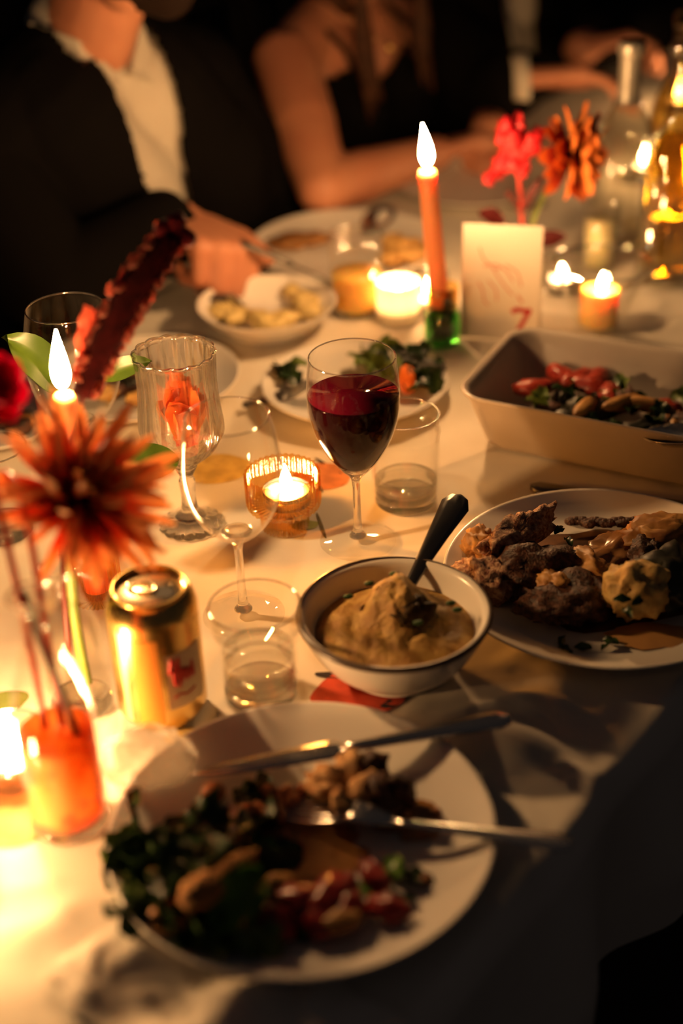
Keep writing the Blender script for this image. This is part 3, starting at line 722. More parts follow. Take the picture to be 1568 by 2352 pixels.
def grad_petal(name, c0, c1, L, share=.35, k0=.1, k1=.85, cm=None):
    """colour runs from the petal's base to its tip (local x)"""
    m = translucent(name, c0, share, rough=.5); t = m.node_tree; n = t.nodes; b = n['Principled BSDF']
    tc = n.new('ShaderNodeTexCoord'); sp = n.new('ShaderNodeSeparateXYZ'); t.links.new(tc.outputs['Object'], sp.inputs[0])
    nz = n.new('ShaderNodeTexNoise'); nz.inputs['Scale'].default_value = 120; t.links.new(tc.outputs['Object'], nz.inputs['Vector'])
    dv = n.new('ShaderNodeMath'); dv.operation = 'MULTIPLY'; dv.inputs[1].default_value = 1/L; t.links.new(sp.outputs[0], dv.inputs[0])
    ad = n.new('ShaderNodeMath'); ad.operation = 'MULTIPLY_ADD'; ad.inputs[1].default_value = .35; t.links.new(nz.outputs['Fac'], ad.inputs[0]); t.links.new(dv.outputs[0], ad.inputs[2])
    r = n.new('ShaderNodeValToRGB'); r.color_ramp.elements[0].position = k0+.17; r.color_ramp.elements[1].position = min(1, k1+.17)
    r.color_ramp.elements[0].color = (*c0, 1); r.color_ramp.elements[1].color = (*c1, 1)
    if cm:
        e = r.color_ramp.elements.new((k0+k1)/2+.17); e.color = (*cm, 1)
    t.links.new(ad.outputs[0], r.inputs[0])
    for q in (b.inputs['Base Color'], n['Translucent BSDF'].inputs[0]): t.links.new(r.outputs[0], q)
    return m
def flower(name, label, c, axis, rings, meshes, seed, core=None, sepal=None, cat='flower', spin=0.):
    """rings: (count, angle from axis, offset along axis, scale)"""
    t = thing(name, label, cat, c); rn = random.Random(seed)
    Q = V(axis).normalized().to_track_quat('Z', 'Y').to_matrix().to_4x4(); t.matrix_world = Matrix.Translation(V(c)) @ Q
    for (cnt, th, off, s) in rings:
        for i in range(cnt):
            a = 2*pi*(i+rn.uniform(-.25,.25))/cnt+spin+off*100; tt = th+rn.uniform(-.10,.10); ss = s*rn.uniform(.85,1.1)
            o = obj('petal', rn.choice(meshes), None, t)
            o.matrix_local = Matrix.Translation((0,0,off)) @ Matrix.Rotation(a, 4, 'Z') @ Matrix.Rotation(-(pi/2-tt), 4, 'Y') @ Matrix.Translation((.004,0,0)) @ Matrix.Rotation(rn.uniform(-.4,.4), 4, 'X') @ Matrix.Scale(ss, 4)
    if core: obj('flower_centre', me(*blob(*core[0], .25, 6, seed)), core[1], t, loc=(0,0,core[2]))
    if sepal: obj('calyx', me(*blob(sepal[0],sepal[0],sepal[0]*.8,.1,3,seed)), sepal[1], t, loc=(0,0,-sepal[0]*.6))
    return t
stem_g = P('green_stem', (.20,.27,.05), .5, sss=.002)
stem_p = P('pink_stem', (.75,.16,.10), .45, sss=.003)
stem_d = P('dark_red_stem', (.12,.015,.012), .5)

# front bud vases
def bud_vase(label, base, s=1., rb=.026, h=.19, group=None, mat=None, neck=.0105, lip=.0155):
    t = thing('bud_vase', label, 'vase', base, group=group); hs = h
    po = smoothprof([(rb*.9,.0008), (rb,.004), (rb*1.0,hs*.30), (rb*.97,hs*.50), (rb*.80,hs*.64), (neck*1.15,hs*.80), (neck,hs*.90), (neck*1.1,hs*.95), (lip,hs)], 5)
    pin = [(r-.0022, z) for r, z in po if z > .009]; pin = [(0, pin[0][1])] + pin
    lat('glass_wall', [(0,.0008)] + po + [(po[-1][0]-.001, hs+.0009)] + pin[::-1], mat or glass, t, 56)
    lat('lip', [(lip-.0024,hs-.0008), (lip-.001,hs+.0014), (lip+.0006,hs-.0004)], glass_thick, t, 48, closed=True)
    lat('base', [(0,.0006), (rb*.88,.0006), (rb*.97,.004), (rb*.93,.0088), (0,.0086)], glass_thick, t, 48)
    return t, po
va, vpo = bud_vase('clear bottle vase at the left edge, its water coloured like refracted flowers', g(165,1885), rb=.0275, h=.188)
vb_base = V((gy(150,1300,.845).x-.004, .845, 0)); vb_h = gy(150,1300,.845).z
bud_vase('clear bud vase behind the bottle vase, holding the big bloom', vb_base, rb=.024, h=vb_h)
lq_m = translucent('refraction_tinted_water', (.92,.46,.13), .45, col2=(.72,.11,.035), scale=34, rough=.2, lo=.46, hi=.62)  # orange and red patches paint the flowers and stems refracted in the water
wp = [(r-.0028, z) for r, z in vpo if .010 < z < .082]
tag(lat('vase_water', [(0, wp[0][1])] + wp + [(0, wp[-1][1])], lq_m, None, 48, loc=g(165,1885)), 'water in the left bottle vase, painted orange-red for the flowers refracted in it', 'water')

# the big spider bloom
mum_face = grad_petal('bloom_face', (.12,.007,.010), (.98,.58,.28), .054, .42, .22, .88, (.66,.085,.04))
mum_back = grad_petal('bloom_back', (.95,.66,.12), (.98,.62,.34), .054, .45, .10, .80, (.92,.36,.14))
mum_pet = [petal_mesh(.057, .0040, cu, .7, twist=tw, mats=(mum_face, mum_back)) for cu, tw in ((.10,.2), (.30,.6), (-.15,-.5), (.45,.3), (-.28,.8))]
mc = gy(172,1142,.800)
mum = flower('spider_bloom', 'big red and orange spider chrysanthemum bloom at the left', mc, (.58,-.22,.74), [(20,1.95,-.002,.95), (22,1.62,-.001,1.05), (22,1.30,.001,1.05), (18,1.0,.004,.98), (14,.72,.006,.85), (10,.45,.008,.66), (6,.2,.009,.5)], mum_pet, 4, ((.012,.012,.009), P('bloom_core', (.05,.006,.008), .6), .010), (.009, stem_g))
def keep(o, parent):                 # becomes a part of parent without moving
    o.parent = parent; o.matrix_parent_inverse = parent.matrix_basis.inverted(); return o
def stem(name, label, pts, r, mat, n=12, parent=None):
    o = obj(name, fixn(me(*tube(bez(pts, n), r, 8))), mat); o['label'] = label
    if parent: keep(o, parent)
    else: o['category'] = 'twig'
    return o
vt = vb_base+V((0,0,vb_h))
stem('flower_stem', 'thick pale green stem carrying the big bloom into the rear bud vase', [mc+V((-.001,.003,-.004)), mc.lerp(vt, .5)+V((.004,.0,0)), vt+V((.001,0,-.005)), vb_base+V((.006,.002,.020))], .0038, stem_g, parent=mum)
# pink flower and stems of the front vase
va_top = g(165,1885)+V((0,0,.188)); va_b = g(165,1885)+V((0,0,.015))
pinkf = translucent('magenta_petal', (.95,.05,.20), .5, col2=(.75,.02,.16), scale=60)
pk_p = [petal_mesh(.026, .008, c_, .4, mats=(pinkf, pinkf)) for c_ in (.35, .6)]
pk = gy(-72,895,.80)
pkb = flower('pink_bloom', 'bright magenta bloom cut off by the left edge', pk, (.5,-.5,.5), [(12,1.5,0,1.1), (12,1.1,.003,1.), (10,.7,.006,.9), (7,.35,.008,.7)], pk_p, 5, ((.008,.008,.007), pinkf, .006), (.007, stem_p))
stem('flower_stem', 'pink stem curving down from the magenta bloom into the bottle vase', [pk+V((0,0,-.006)), gy(-10,1150,.745), va_top+V((-.004,0,.01)), va_b+V((-.008,.004,.02))], .0024, stem_p, parent=pkb)
stem('flower_stem', 'second pink stem right of the first in the bottle vase', [gy(10,1085,.79), gy(75,1120,.77), va_top+V((.002,.002,.012)), va_b+V((.004,.006,.03))], .0024, stem_p, parent=pkb)
stem('bare_twig', 'dark red twig slanting through the bottle vase', [va_top+V((-.004,-.002,.004)), va_top+V((.003,-.004,-.05)), va_b+V((.018,-.006,.07)), va_b+V((.021,-.006,.005))], [.0022]*12+[.0018], stem_d)

# velvety dark red plume and its leaves behind the left candle
plume_m = P('velvet_plume', (.050,.006,.008), 1.0, sheen=.25, col2=(.10,.010,.012), scale=90, bump=.8, bscale=500, spec=.1)
plume_e = translucent('rimlit_plume_frill', (.95,.50,.38), .6, col2=(.75,.22,.16), scale=120)  # pale pink paints the flame's rim light along the frilled edges
pl_pts = [gy(190,905,.915), gy(232,800,.915), gy(285,690,.92), gy(345,610,.925), gy(400,535,.93)]
plume = t = thing('velvet_plume', 'long dark red velvety cockscomb plume leaning over the left glasses', 'flower', pl_pts[0])
cpts = bez([p-pl_pts[0] for p in pl_pts], 18)
def strap(pts, ws, th):
    vs, fs = [], []
    for i, p in enumerate(pts):
        d = (pts[min(i+1, len(pts)-1)]-pts[max(i-1, 0)]).normalized(); side = d.cross(V((0,-1,.3))).normalized(); nn = side.cross(d)
        for k in range(10):
            a = 2*pi*k/10; vs.append(p+side*ws[i]*cos(a)+nn*th*sin(a))
    for i in range(len(pts)-1):
        for k in range(10): fs.append((i*10+k, i*10+(k+1) % 10, (i+1)*10+(k+1) % 10, (i+1)*10+k))
    fs.append(tuple(range(10))); fs.append(tuple((len(pts)-1)*10+k for k in range(10)))
    return vs, fs
ws = [.0085+.003*sin(pi*i/18)*1.2 for i in range(19)]; ws[-1] = .009
obj('velvet_body', fixn(me(*strap(cpts, ws, .006))), plume_m, t)
rp_ = random.Random(5); nod = []; fm = me(*blob(.0036,.0030,.0050,.55,3,1,3)); fm.materials.append(plume_e)
for i in range(1, 18):
    d = (cpts[min(i+1, 18)]-cpts[i-1]).normalized(); side = d.cross(V((0,-1,.3))).normalized()
    for s in (-1, 1):
        for q in range(3):
            o = obj('frill', fm, None, t, loc=cpts[i]+side*s*(ws[i]-.0008)+d*rp_.uniform(-.005,.005)+V((0,rp_.uniform(-.004,.004),0)), rot=(rp_.random()*6, rp_.random()*6, 0)); o.scale = (rp_.uniform(.5,1.1),)*3
obj('crest', fixn(me(*join(*[([V(v)+cpts[18]+V((dx,0,dz)) for v in blob(.007,.005,.007,.3,3,k,2)[0]], ICO[2][1]) for k, (dx, dz) in enumerate([(0,.002), (.008,-.004), (-.007,.003), (.002,.008)])]))), P('crest_red', (.30,.012,.022), .8, sheen=.4), t)
for i, (x, y) in enumerate([(205,745), (195,790)]):
    o = obj('side_frill', me(*blob(.007,.006,.013,.3,2.5,i+3,3)), plume_e, t, loc=gy(x, y, .925)-pl_pts[0])
stem('plume_stem', 'dark stem rising from the rear bud vase to the velvety plume', [pl_pts[0], gy(180,1000,1.0), vt+V((.0,.02,.06)), vt+V((.002,.002,0)), vb_base+V((-.006,.004,.03))], .0026, stem_d, parent=plume)
gl_m = translucent('green_leaf', (.060,.105,.010), .35, col2=(.038,.072,.008), scale=30, rough=.4)
sprig = thing('leafy_sprig', 'sprig of green leaves around the tall candle flame at left', 'leaf', vb_base)
def big_leaf(label, a, b, Wd, roll, seed=0, parent=None):
    a, b = V(a), V(b); x = (b-a).normalized(); L = (b-a).length
    o = obj('leaf', leaf_mesh(L, Wd, seed, .06, .35, 13, 7), gl_m); y = V((0,-.6,1)).cross(x).normalized(); z = x.cross(y)
    o.matrix_world = Matrix.Translation((a+b)/2) @ Matrix((x, y, z)).transposed().to_4x4() @ Matrix.Rotation(roll, 4, 'X'); o['label'] = label; return keep(o, parent)
big_leaf('large pointed green leaf left of the tall candle flame', gy(150,900,1.10), gy(14,768,1.10), .021, .3, 1, sprig)
big_leaf('narrow green leaf between the plume and the crystal goblet', gy(220,868,1.10), gy(345,826,1.10), .010, .3, 2, sprig)
big_leaf('green leaf tip at the right of the big bloom', gy(285,1072,1.01), gy(412,1056,1.03), .016, .2, 3, sprig)
stem('leaf_stem', 'thin stem joining the candle-side leaves to the rear bud vase', [gy(150,900,1.10), gy(175,1000,1.04), vt+V((.004,.012,.04)), vt+V((.003,.003,0)), vb_base+V((.0,.008,.04))], .0014, stem_g, parent=sprig)

# bloom inside the goblet
ob_f = translucent('orange_petal', (.85,.16,.03), .35, col2=(.75,.28,.06), scale=40)
ob_p = [petal_mesh(.044, .013, c_, .5, mats=(ob_f, ob_f)) for c_ in (.3, .6, .9)]
gbp = g(440,1206)
flower('orange_bloom', 'orange bloom standing inside the crystal goblet', gbp+V((.003,-.002,.090)), (.1,-.3,1), [(9,.75,0,.95), (8,.45,.004,.95), (5,.15,.008,.9)], ob_p, 8, ((.012,.012,.010), P('red_core', (.60,.05,.025), .5), .006), None)

# ------------------------------------------------------------------ candles and holders
ribbed('ribbed_holder', 'ribbed amber glass tealight holder in the middle, lit', 'candle holder', g(655,1207), [(0,.001), (.0215,.001), (.0215,.017), (.0240,.020), (.0315,.022), (.0330,.026), (.0330,.056), (.0318,.0565), (.0305,.055), (.0300,.027), (.0290,.025), (0,.024)], amber_glass, 34, .035, 272)
tealight('tealight', 'lit tealight inside the ribbed amber holder', g(655,1207,.0)+V((.003,.0,.0256)), r=.0215, h=.013)
lh = g(226,1372)
ribbed('ribbed_holder', 'dark amber ribbed candle holder behind the beer can', 'candle holder', lh, [(0,.001), (.0205,.001), (.0212,.004), (.0205,.040), (.0165,.045), (.0160,.068), (.0148,.0685), (.0140,.067), (.0140,.047), (.0175,.041), (.0180,.008), (0,.007)], amber_glass_dark, 30, .03, 180)
lt = gy(146,905,.985)
wax_l = P('orange_wax', (.90,.34,.14), .45, sss=.006, sssr=(1,.5,.25))
taper('taper_candle', 'lit taper candle behind the big bloom at left', lh+V((0,0,.0095)), lt, .0105, .0095, wax_l, .050, .0075, .03)
th_ = g(1015,785)
t = ribbed('candle_holder', 'short green glass holder with amber collar under the coral candle', 'candle holder', th_, [(0,.001), (.0190,.001), (.0200,.003), (.0200,.034), (.0165,.040), (.0160,.046), (.0145,.046), (.0145,.040), (.0175,.033), (.0175,.007), (0,.006)], green_glass, 8, .0, 48, part='green_wall')
lat('amber_collar', [(.0150,.040), (.0178,.041), (.0182,.068), (.0172,.0685), (.0168,.043), (.0150,.042)], amber_glass, t, 48, closed=True)
lat('inner_socket', [(0,.0075), (.0125,.0075), (.0130,.058), (.0118,.058), (.0115,.012), (0,.012)], P('dark_green_socket', (.02,.035,.015), .4), t, 40)
taper('taper_candle', 'lit coral taper candle leaning left in the green holder', th_+V((0,0,.0135)), gy(980,392,1.455), .0108, .0102, wax_coral, .046, .0072, -.10)
frost = translucent('frosted_glass', (.92,.86,.74), .6, rough=.4)
vt_ = g(915,735)
t = thing('votive_cup', 'frosted white votive cup glowing beside the coral candle', 'candle holder', vt_)
lat('frosted_wall', [(0,.0008), (.0235,.0008), (.0250,.004), (.0262,.048), (.0255,.049), (.0245,.048), (.0232,.006), (0,.005)], frost, t, 48)
tealight('tealight', 'lit tealight inside the frosted white votive cup', vt_+V((0,0,.0058)), r=.0200, h=.014, fh=.028, fr=.006)
cg = thin_glass('votive_glass', base=.06)
def clear_votive(label, base, rt=.026, h=.05, tl='', rb=.022, wax=wax_w, fh=.026, r=.019, th=.013, fr=.0055, fm=flame_low):
    t = thing('glass_votive', label, 'candle holder', base)
    lat('glass_wall', [(0,.0008), (rb,.0008), (rb+.001,.004), (rt,h), (rt-.0010,h+.0006), (rt-.0018,h), (rb-.001,.005), (0,.0045)], cg, t, 48)
    lat('rim', [(rt-.0018,h-.0004), (rt-.0009,h+.0010), (rt+.0003,h-.0004)], glass_rim, t, 48, closed=True)
    tealight('tealight', tl, V(base)+V((0,0,.0052)), r=r, h=th, fh=fh, wax=wax, fr=fr, fm=fm)
clear_votive('small clear votive glass half hidden behind the coral candle', g(984,712), .024, .045, 'lit tealight in the votive half hidden by the coral candle', .0205, r=.0185, th=.012)
clear_votive('small clear votive glass right of the place card', g(1288,668), .025, .044, 'lit tealight in the votive right of the place card', .021, fh=.016, fr=.0052)
clear_votive('clear votive glass at the left edge behind the bottle vase', g(38,1778), .0265, .038, 'lit tealight at the left edge behind the bottle vase', .023, fh=.032, fr=.0072, fm=flame_m)
clear_votive('unseen clear votive glass added outside the left edge near the vase', g(-135,2060), .0265, .040, 'unseen lit tealight added outside the left edge to brighten the cloth', .023, fh=.032, fr=.0072, fm=flame_mid)  # unseen candle added to brighten the near left cloth and napkin
wax_y = P('yellow_wax', (.90,.58,.14), .45, sss=.012, sssr=(1,.6,.25))
yb = g(1372,752)
t = thing('flared_glass', 'wide flared glass around the yellow candle at right', 'candle holder', yb)
lat('flared_wall', smoothprof([(0,.0008), (.024,.0008), (.026,.004), (.032,.02), (.044,.05), (.056,.078), (.0552,.0787), (.0545,.078), (.0425,.05), (.030,.02), (.024,.006), (0,.005)], 3), cg, t, 12, smooth=False)
lat('rim', [(.0535,.0775), (.0550,.0792), (.0565,.0775)], glass_rim, t, 12, closed=True, smooth=False)
t = thing('yellow_candle', 'lit yellow candle inside the wide flared glass', 'candle', yb+V((0,0,.0055)))
lat('wax', [(0,0), (.0195,0), (.0215,.002), (.0225,.042), (.020,.0415), (.010,.040), (0,.040)], wax_y, t, 40)
obj('wick', me(*tube([(0,0,.039), (0,0,.045)], .0006, 6)), wick_m, t)
obj('flame', flame_mesh(.020, .0050), flame_low, t, loc=(.002,0,.042))
pb = g(1374,606)
t = thing('pillar_candle', 'unlit pale candle in a straight glass below the orange daisy', 'candle', pb)
lat('wax', [(0,.002), (.0195,.002), (.0200,.060), (.017,.0615), (0,.060)], P('pale_wax', (.80,.72,.42), .5, sss=.01, sssr=(1,.7,.4)), t, 40)
lat('glass_wall', [(0,.0006), (.0215,.0006), (.0225,.003), (.0228,.080), (.0216,.080), (.0212,.0018), (0,.0014)], cg, t, 48)

# ------------------------------------------------------------------ drink can
cb = g(378,1632); ch = .1135
gold = P('gold_can', (.75,.50,.16), .26, 1.0); gold2 = P('pale_gold_can', (.85,.70,.42), .3, .9); silver = P('can_lid_metal', (.86,.70,.44), .22, 1.0)
can = thing('drink_can', 'opened gold drink can with a red script label', 'can', cb, .0)
lat('can_body', smoothprof([(.024,.0006), (.0265,.002), (.0315,.0095), (.0331,.013)], 3) + [(.0331,.05), (.0331,ch-.018)] + smoothprof([(.0331,ch-.017), (.0322,ch-.012), (.0295,ch-.0055), (.0268,ch-.0028)], 3), gold, can, 64)
lat('lid_rim', [(.0262,ch-.003), (.0272,ch-.001), (.0268,ch+.0006), (.0255,ch+.0004), (.0248,ch-.0035)], gold, can, 64, closed=True)
lid = lat('lid', [(0,ch-.0036), (.0235,ch-.0036), (.0249,ch-.0046), (.0255,ch-.002)], silver, can, 64)
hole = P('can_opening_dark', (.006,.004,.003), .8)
def ell(a, b, z, n=24, th=.0003): return [(0,0,z)]+[(a*cos(2*pi*i/n), b*sin(2*pi*i/n), z) for i in range(n)], [(0,1+i,1+(i+1) % n) for i in range(n)]
da = -.35
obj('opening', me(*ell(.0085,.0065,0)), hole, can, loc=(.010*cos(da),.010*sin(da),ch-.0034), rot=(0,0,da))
v_, f_ = lathe([(.0055,-.0005), (.0075,-.0006), (.0080,.0003), (.0072,.0009), (.0058,.0007)], 24, closed=True)
obj('pull_tab', fixn(me([(x*1.5, y, z) for x, y, z in v_], f_)), silver, can, loc=(-.006*cos(da),-.006*sin(da),ch-.0022), rot=(0,.05,da))
def wrap(name, a0, a1, z0, z1, r, mat, parent, n=16):
    vs, fs = [], []
    for s in (0, .0003):
        for i in range(n+1):
            a = a0+(a1-a0)*i/n
            for z in (z0, z1): vs.append(((r+s)*cos(a), (r+s)*sin(a), z))
    q = 2*(n+1)
    for i in range(n): fs.append((q+2*i, q+2*i+2, q+2*i+3, q+2*i+1))
    return obj(name, me(vs, fs), mat, parent)
label_w = P('can_label_white', (.70,.55,.36), .45); label_r = P('can_label_red', (.55,.02,.02), .4); label_o = P('can_label_orange', (.75,.30,.05), .35, .5)
lb = wrap('label', -1.28, -.30, .026, .074, .0332, label_w, can)
wrap('side_band', -1.95, -1.40, .014, .088, .0332, label_o, can); wrap('side_band', -2.35, -2.15, .014, .092, .0332, gold2, can)
def script(pts, w, r, mat, parent, name='red_script'):
    p3 = [((r)*cos(a), (r)*sin(a), z) for a, z in pts]
    return obj(name, fixn(me(*tube(p3, w, 6))), mat, parent)
def crv(pts, n=5):
    out = smoothprof([(a+10, z) for a, z in pts], n); return [(a-10, z) for a, z in out]
script(crv([(-1.20,.058), (-1.14,.070), (-1.08,.064), (-1.12,.054), (-1.08,.046), (-1.02,.060), (-.98,.070), (-.97,.056), (-.99,.044)]), .0012, .0333, label_r, lb)
script(crv([(-1.16,.060), (-1.06,.0585), (-.96,.0605)]), .0014, .0333, label_r, lb)
script(crv([(-.93,.048), (-.90,.060), (-.86,.050), (-.83,.060), (-.80,.048), (-.74,.058), (-.70,.048), (-.64,.062), (-.60,.048)]), .0011, .0333, label_r, lb)
script(crv([(-1.15,.036), (-1.0,.038), (-.85,.036), (-.6,.038)]), .0010, .0333, label_r, lb)

# crumpled wrapper
def wrapper():
    vs, fs = ICO[4]; out = []
    for v in vs:
        k = 1+.26*mn.fractal(v*1.7+V((3,1,2)), .9, 2., 3)+.08*abs(mn.noise(v*7)); p = V((v.x*.031*k, v.y*.026*k, v.z*.022*k)); p.z = max(p.z, -.019); out.append(p)
    m = P('clear_film', (.85,.80,.72), .2, bump=.4, bscale=60); t = m.node_tree; n = t.nodes
    tr = n.new('ShaderNodeBsdfTransparent'); mx = n.new('ShaderNodeMixShader'); mx.inputs[0].default_value = .38
    t.links.new(tr.outputs[0], mx.inputs[1]); t.links.new(n['Principled BSDF'].outputs[0], mx.inputs[2]); t.links.new(mx.outputs[0], n['Material Output'].inputs[0])
    return tag(obj('crumpled_wrapper', me(out, fs), m, loc=g(335,1745,.0195)), 'crumpled translucent wrapper between can, vase and front plate', 'wrapper')
wrapper()

# ------------------------------------------------------------------ place card
card_m = P('card_paper', (.80,.72,.62), .85); ink = P('red_ink', (.55,.02,.03), .6); ink_l = P('faint_red_ink', (.66,.30,.22), .7)
c0 = g(1060,758); c1 = g(1238,768); cw = .088; chh = .128
cm = (c0+c1)/2; cx = (c1-c0); cx.z = 0; cx.normalize(); cy = V((-cx.y, cx.x, 0))
card = thing('place_card', 'folded white table card with red drawing and the number 7', 'card', cm)
card.matrix_world = Matrix.Translation(cm) @ Matrix((cx, cy, V((0,0,1)))).transposed().to_4x4()
tilt = .14
def panel(sgn):
    vs = []
    for s in (0, .0005):
        for x in (-cw/2, cw/2):
            for z in (0, chh): vs.append((x, sgn*(.018+s)*(1-z/chh)+ (sgn*s), z))
    return vs, [(0,1,3,2), (4,6,7,5), (0,4,5,1), (2,3,7,6), (0,2,6,4), (1,5,7,3)]
obj('front_panel', fixn(me(*panel(-1), smooth=False)), card_m, card); obj('back_panel', fixn(me(*panel(1), smooth=False)), card_m, card)
def inkline(name, pts, w, mat):
    """pts in (u right, v up) fractions of the card's face"""
    p3 = []
    for u, v in crv([(a, b) for a, b in pts], 6):
        z = v*chh; p3.append(((u-.5)*cw, -(.0186)*(1-v)-.0006, z))
    vs, fs = [], []
    for i, p in enumerate(p3):
        a, b = p3[max(i-1, 0)], p3[min(i+1, len(p3)-1)]; d = V((b[0]-a[0], 0, b[2]-a[2])).normalized(); q = V((-d.z, 0, d.x))
        for s in (-1, 1):
            for h in (0, -.0003): vs.append(V(p)+q*w*s+V((0, h, 0)))
    for i in range(len(p3)-1):
        k = 4*i; fs += [(k, k+4, k+6, k+2), (k+1, k+3, k+7, k+5), (k, k+1, k+5, k+4), (k+2, k+6, k+7, k+3)]
    return obj(name, fixn(me(vs, fs, False)), mat, card)
inkline('red_numeral', [(.66,.245), (.72,.275), (.82,.265), (.90,.275)], .0027, ink); inkline('red_numeral', [(.885,.275), (.83,.20), (.775,.125), (.745,.085)], .0025, ink)
inkline('red_accent', [(.72,.40), (.76,.36), (.79,.34)], .0014, ink_l)
for pts in ([(.22,.80), (.26,.72), (.34,.66), (.42,.62), (.50,.64)], [(.28,.64), (.40,.66), (.55,.62), (.66,.52)], [(.40,.62), (.48,.54), (.60,.44), (.66,.40)], [(.22,.50), (.28,.42), (.30,.34), (.36,.30)], [(.55,.66), (.70,.60), (.76,.48)], [(.34,.52), (.44,.44), (.46,.34)]):
    inkline('drawn_line', pts, .0009, ink_l)

# ------------------------------------------------------------------ flowers behind the card
vy = 1.62; fb = V((gy(1208,520,vy).x, vy, 0)); fh_ = .10
bud_vase('clear bud vase half hidden behind the place card', fb, rb=.020, h=fh_, neck=.009, lip=.012)
ft = fb+V((0,0,fh_))
dz = gy(1312,352,1.60)
dsy_f = grad_petal('daisy_face', (.14,.007,.009), (.75,.20,.04), .05, .3, .35, 1.0, (.38,.025,.015)); dsy_b = grad_petal('daisy_back', (.85,.36,.06), (.80,.24,.05), .05, .3)
dp = [petal_mesh(.050, .0125, c_, .3, mats=(dsy_f, dsy_b)) for c_ in (-.10, .10, .25)]
dsy = flower('orange_daisy', 'orange and dark red daisy bloom above the place card', dz, (.93,-.30,.06), [(10,2.05,-.003,.95), (16,1.62,0,1.0), (16,1.32,.003,.98), (14,1.0,.006,.8), (8,.6,.008,.5)], dp, 9, ((.012,.012,.008), P('daisy_core', (.06,.01,.01), .7), .006), (.010, stem_g))
stem('flower_stem', 'green stem of the orange daisy behind the place card', [dz+V((-.008,.006,-.002)), gy(1265,430,1.60), gy(1225,480,1.62), ft+V((.002,0,-.02)), fb+V((.004,0,.012))], .0028, stem_g, parent=dsy)
red_m = translucent('scarlet_petal', (.80,.035,.04), .3, col2=(.62,.015,.03), scale=60)
rc = gy(1180,350,1.60)
spray = t = thing('scarlet_spray', 'scarlet frilly flower spray left of the orange daisy', 'flower', rc)
rr_ = random.Random(12); fmr = me(*blob(.0080,.0055,.0075,.75,2.2,4,3)); fmr.materials.append(red_m)
for (x, y, s) in [(1160,300,1.1), (1175,320,1.2), (1168,345,1.2), (1190,350,1.2), (1178,375,1.1), (1205,330,1.1), (1225,320,1.1), (1235,305,.9), (1215,345,1.0), (1190,272,.8), (1192,290,.8), (1155,375,1.1), (1143,390,1.0), (1130,402,.9), (1122,412,.7), (1196,390,1.0), (1205,380,.9), (1165,285,.8), (1230,335,.8), (1150,320,.8)]:
    o = obj('floret', fmr, None, t, loc=gy(x, y, 1.60+rr_.uniform(-.012,.012))-rc, rot=(rr_.random()*6, rr_.random()*6, rr_.random()*6)); o.scale = (s*1.15,)*3
stem('flower_stem', 'red stem of the scarlet spray behind the place card', [gy(1190,380,1.60), gy(1192,440,1.61), ft+V((-.003,0,.0)), fb+V((-.004,0,.015))], .0026, P('red_stem', (.55,.05,.04), .5), parent=spray)
stem('flower_stem', 'dark side stem forking left behind the place card', [gy(1165,440,1.61), gy(1180,470,1.61), ft+V((-.001,.003,.01)), fb+V((0,.004,.02))], .0030, stem_d, parent=spray)
dl_m = translucent('dark_red_leaf', (.10,.012,.012), .2, rough=.5)
for i, (a, b, lab) in enumerate([((1225,560), (1300,543), 'dark red leaf right of the place card top'), ((1100,490), (1160,512), 'dark red leaf left behind the place card top'), ((1195,490), (1245,400), 'slim dark red leaf rising beside the daisy stem')]):
    A, B = gy(*a, 1.60), gy(*b, 1.60); o = obj('dark_leaf', leaf_mesh((B-A).length, .012 if i < 2 else .005, i, .05, .3, 9, 5), dl_m)
    x = (B-A).normalized(); y = V((0,-.6,1)).cross(x).normalized(); o.matrix_world = Matrix.Translation((A+B)/2) @ Matrix((x, y, x.cross(y))).transposed().to_4x4(); tag(o, lab, 'leaf')

# ------------------------------------------------------------------ bottles at the far right
def bottle(label, base, h, rb, rn, mat, shoulder=.62, liquid=None, foil=None, lab=None, llabel=None):
    t = thing('glass_bottle', label, 'bottle', base)
    po = smoothprof([(rb*.92,.0008), (rb,.005), (rb,h*.3), (rb,h*(shoulder-.10)), (rb*.86,h*shoulder), (rn*1.35,h*(shoulder+.11)), (rn*1.02,h*(shoulder+.17)), (rn,h*.93), (rn*1.18,h*.95), (rn*1.18,h*.985), (rn*1.05,h)], 5)
    pin = [(r-.0022, z) for r, z in po if z > .010]; pin = [(0, pin[0][1])]+pin
    lat('glass_wall', [(0,.0008)] + po + pin[::-1], mat, t, 48)
    if foil: lat('neck_sleeve', [(r+.0006, z) for r, z in po if z > h*.72], foil, t, 32)
    if lab: lat('paper_label', [(rb+.0005,h*.12), (rb+.0008,h*.12), (rb+.0008,h*.42), (rb+.0005,h*.42)], lab, t, 48, closed=True)
    if liquid:
        wp = [(r-.003, z) for r, z in po if .011 < z < h*liquid[1]]; tag(lat('bottle_drink', [(0, wp[0][1])]+wp+[(0, wp[-1][1])], liquid[0], None, 40, loc=base), llabel, 'drink')
    return t
bglass = thin_glass('bottle_glass', tint=(.955,.95,.91), base=.06, power=2.2); bgold = thin_glass('golden_bottle_glass', tint=(.94,.84,.56), base=.06, power=2.2); bdark = thin_glass('dark_bottle_glass', tint=(.16,.15,.08), base=.05, power=3)
bottle('clear round-shouldered bottle with grey neck sleeve beside the daisy', g(1418,575), .262, .038, .0135, bglass, .60, foil=P('grey_sleeve', (.45,.42,.36), .35, .6))
amber_liq = mixglass('golden_wine', (.95,.75,.25), .25, 1.33, tint=(.93,.74,.30))
bottle('clear slender bottle of golden drink at the right edge', g(1522,640), .285, .034, .0125, bglass, .55, liquid=(amber_liq, .62), llabel='golden drink in the slender bottle at the right edge')
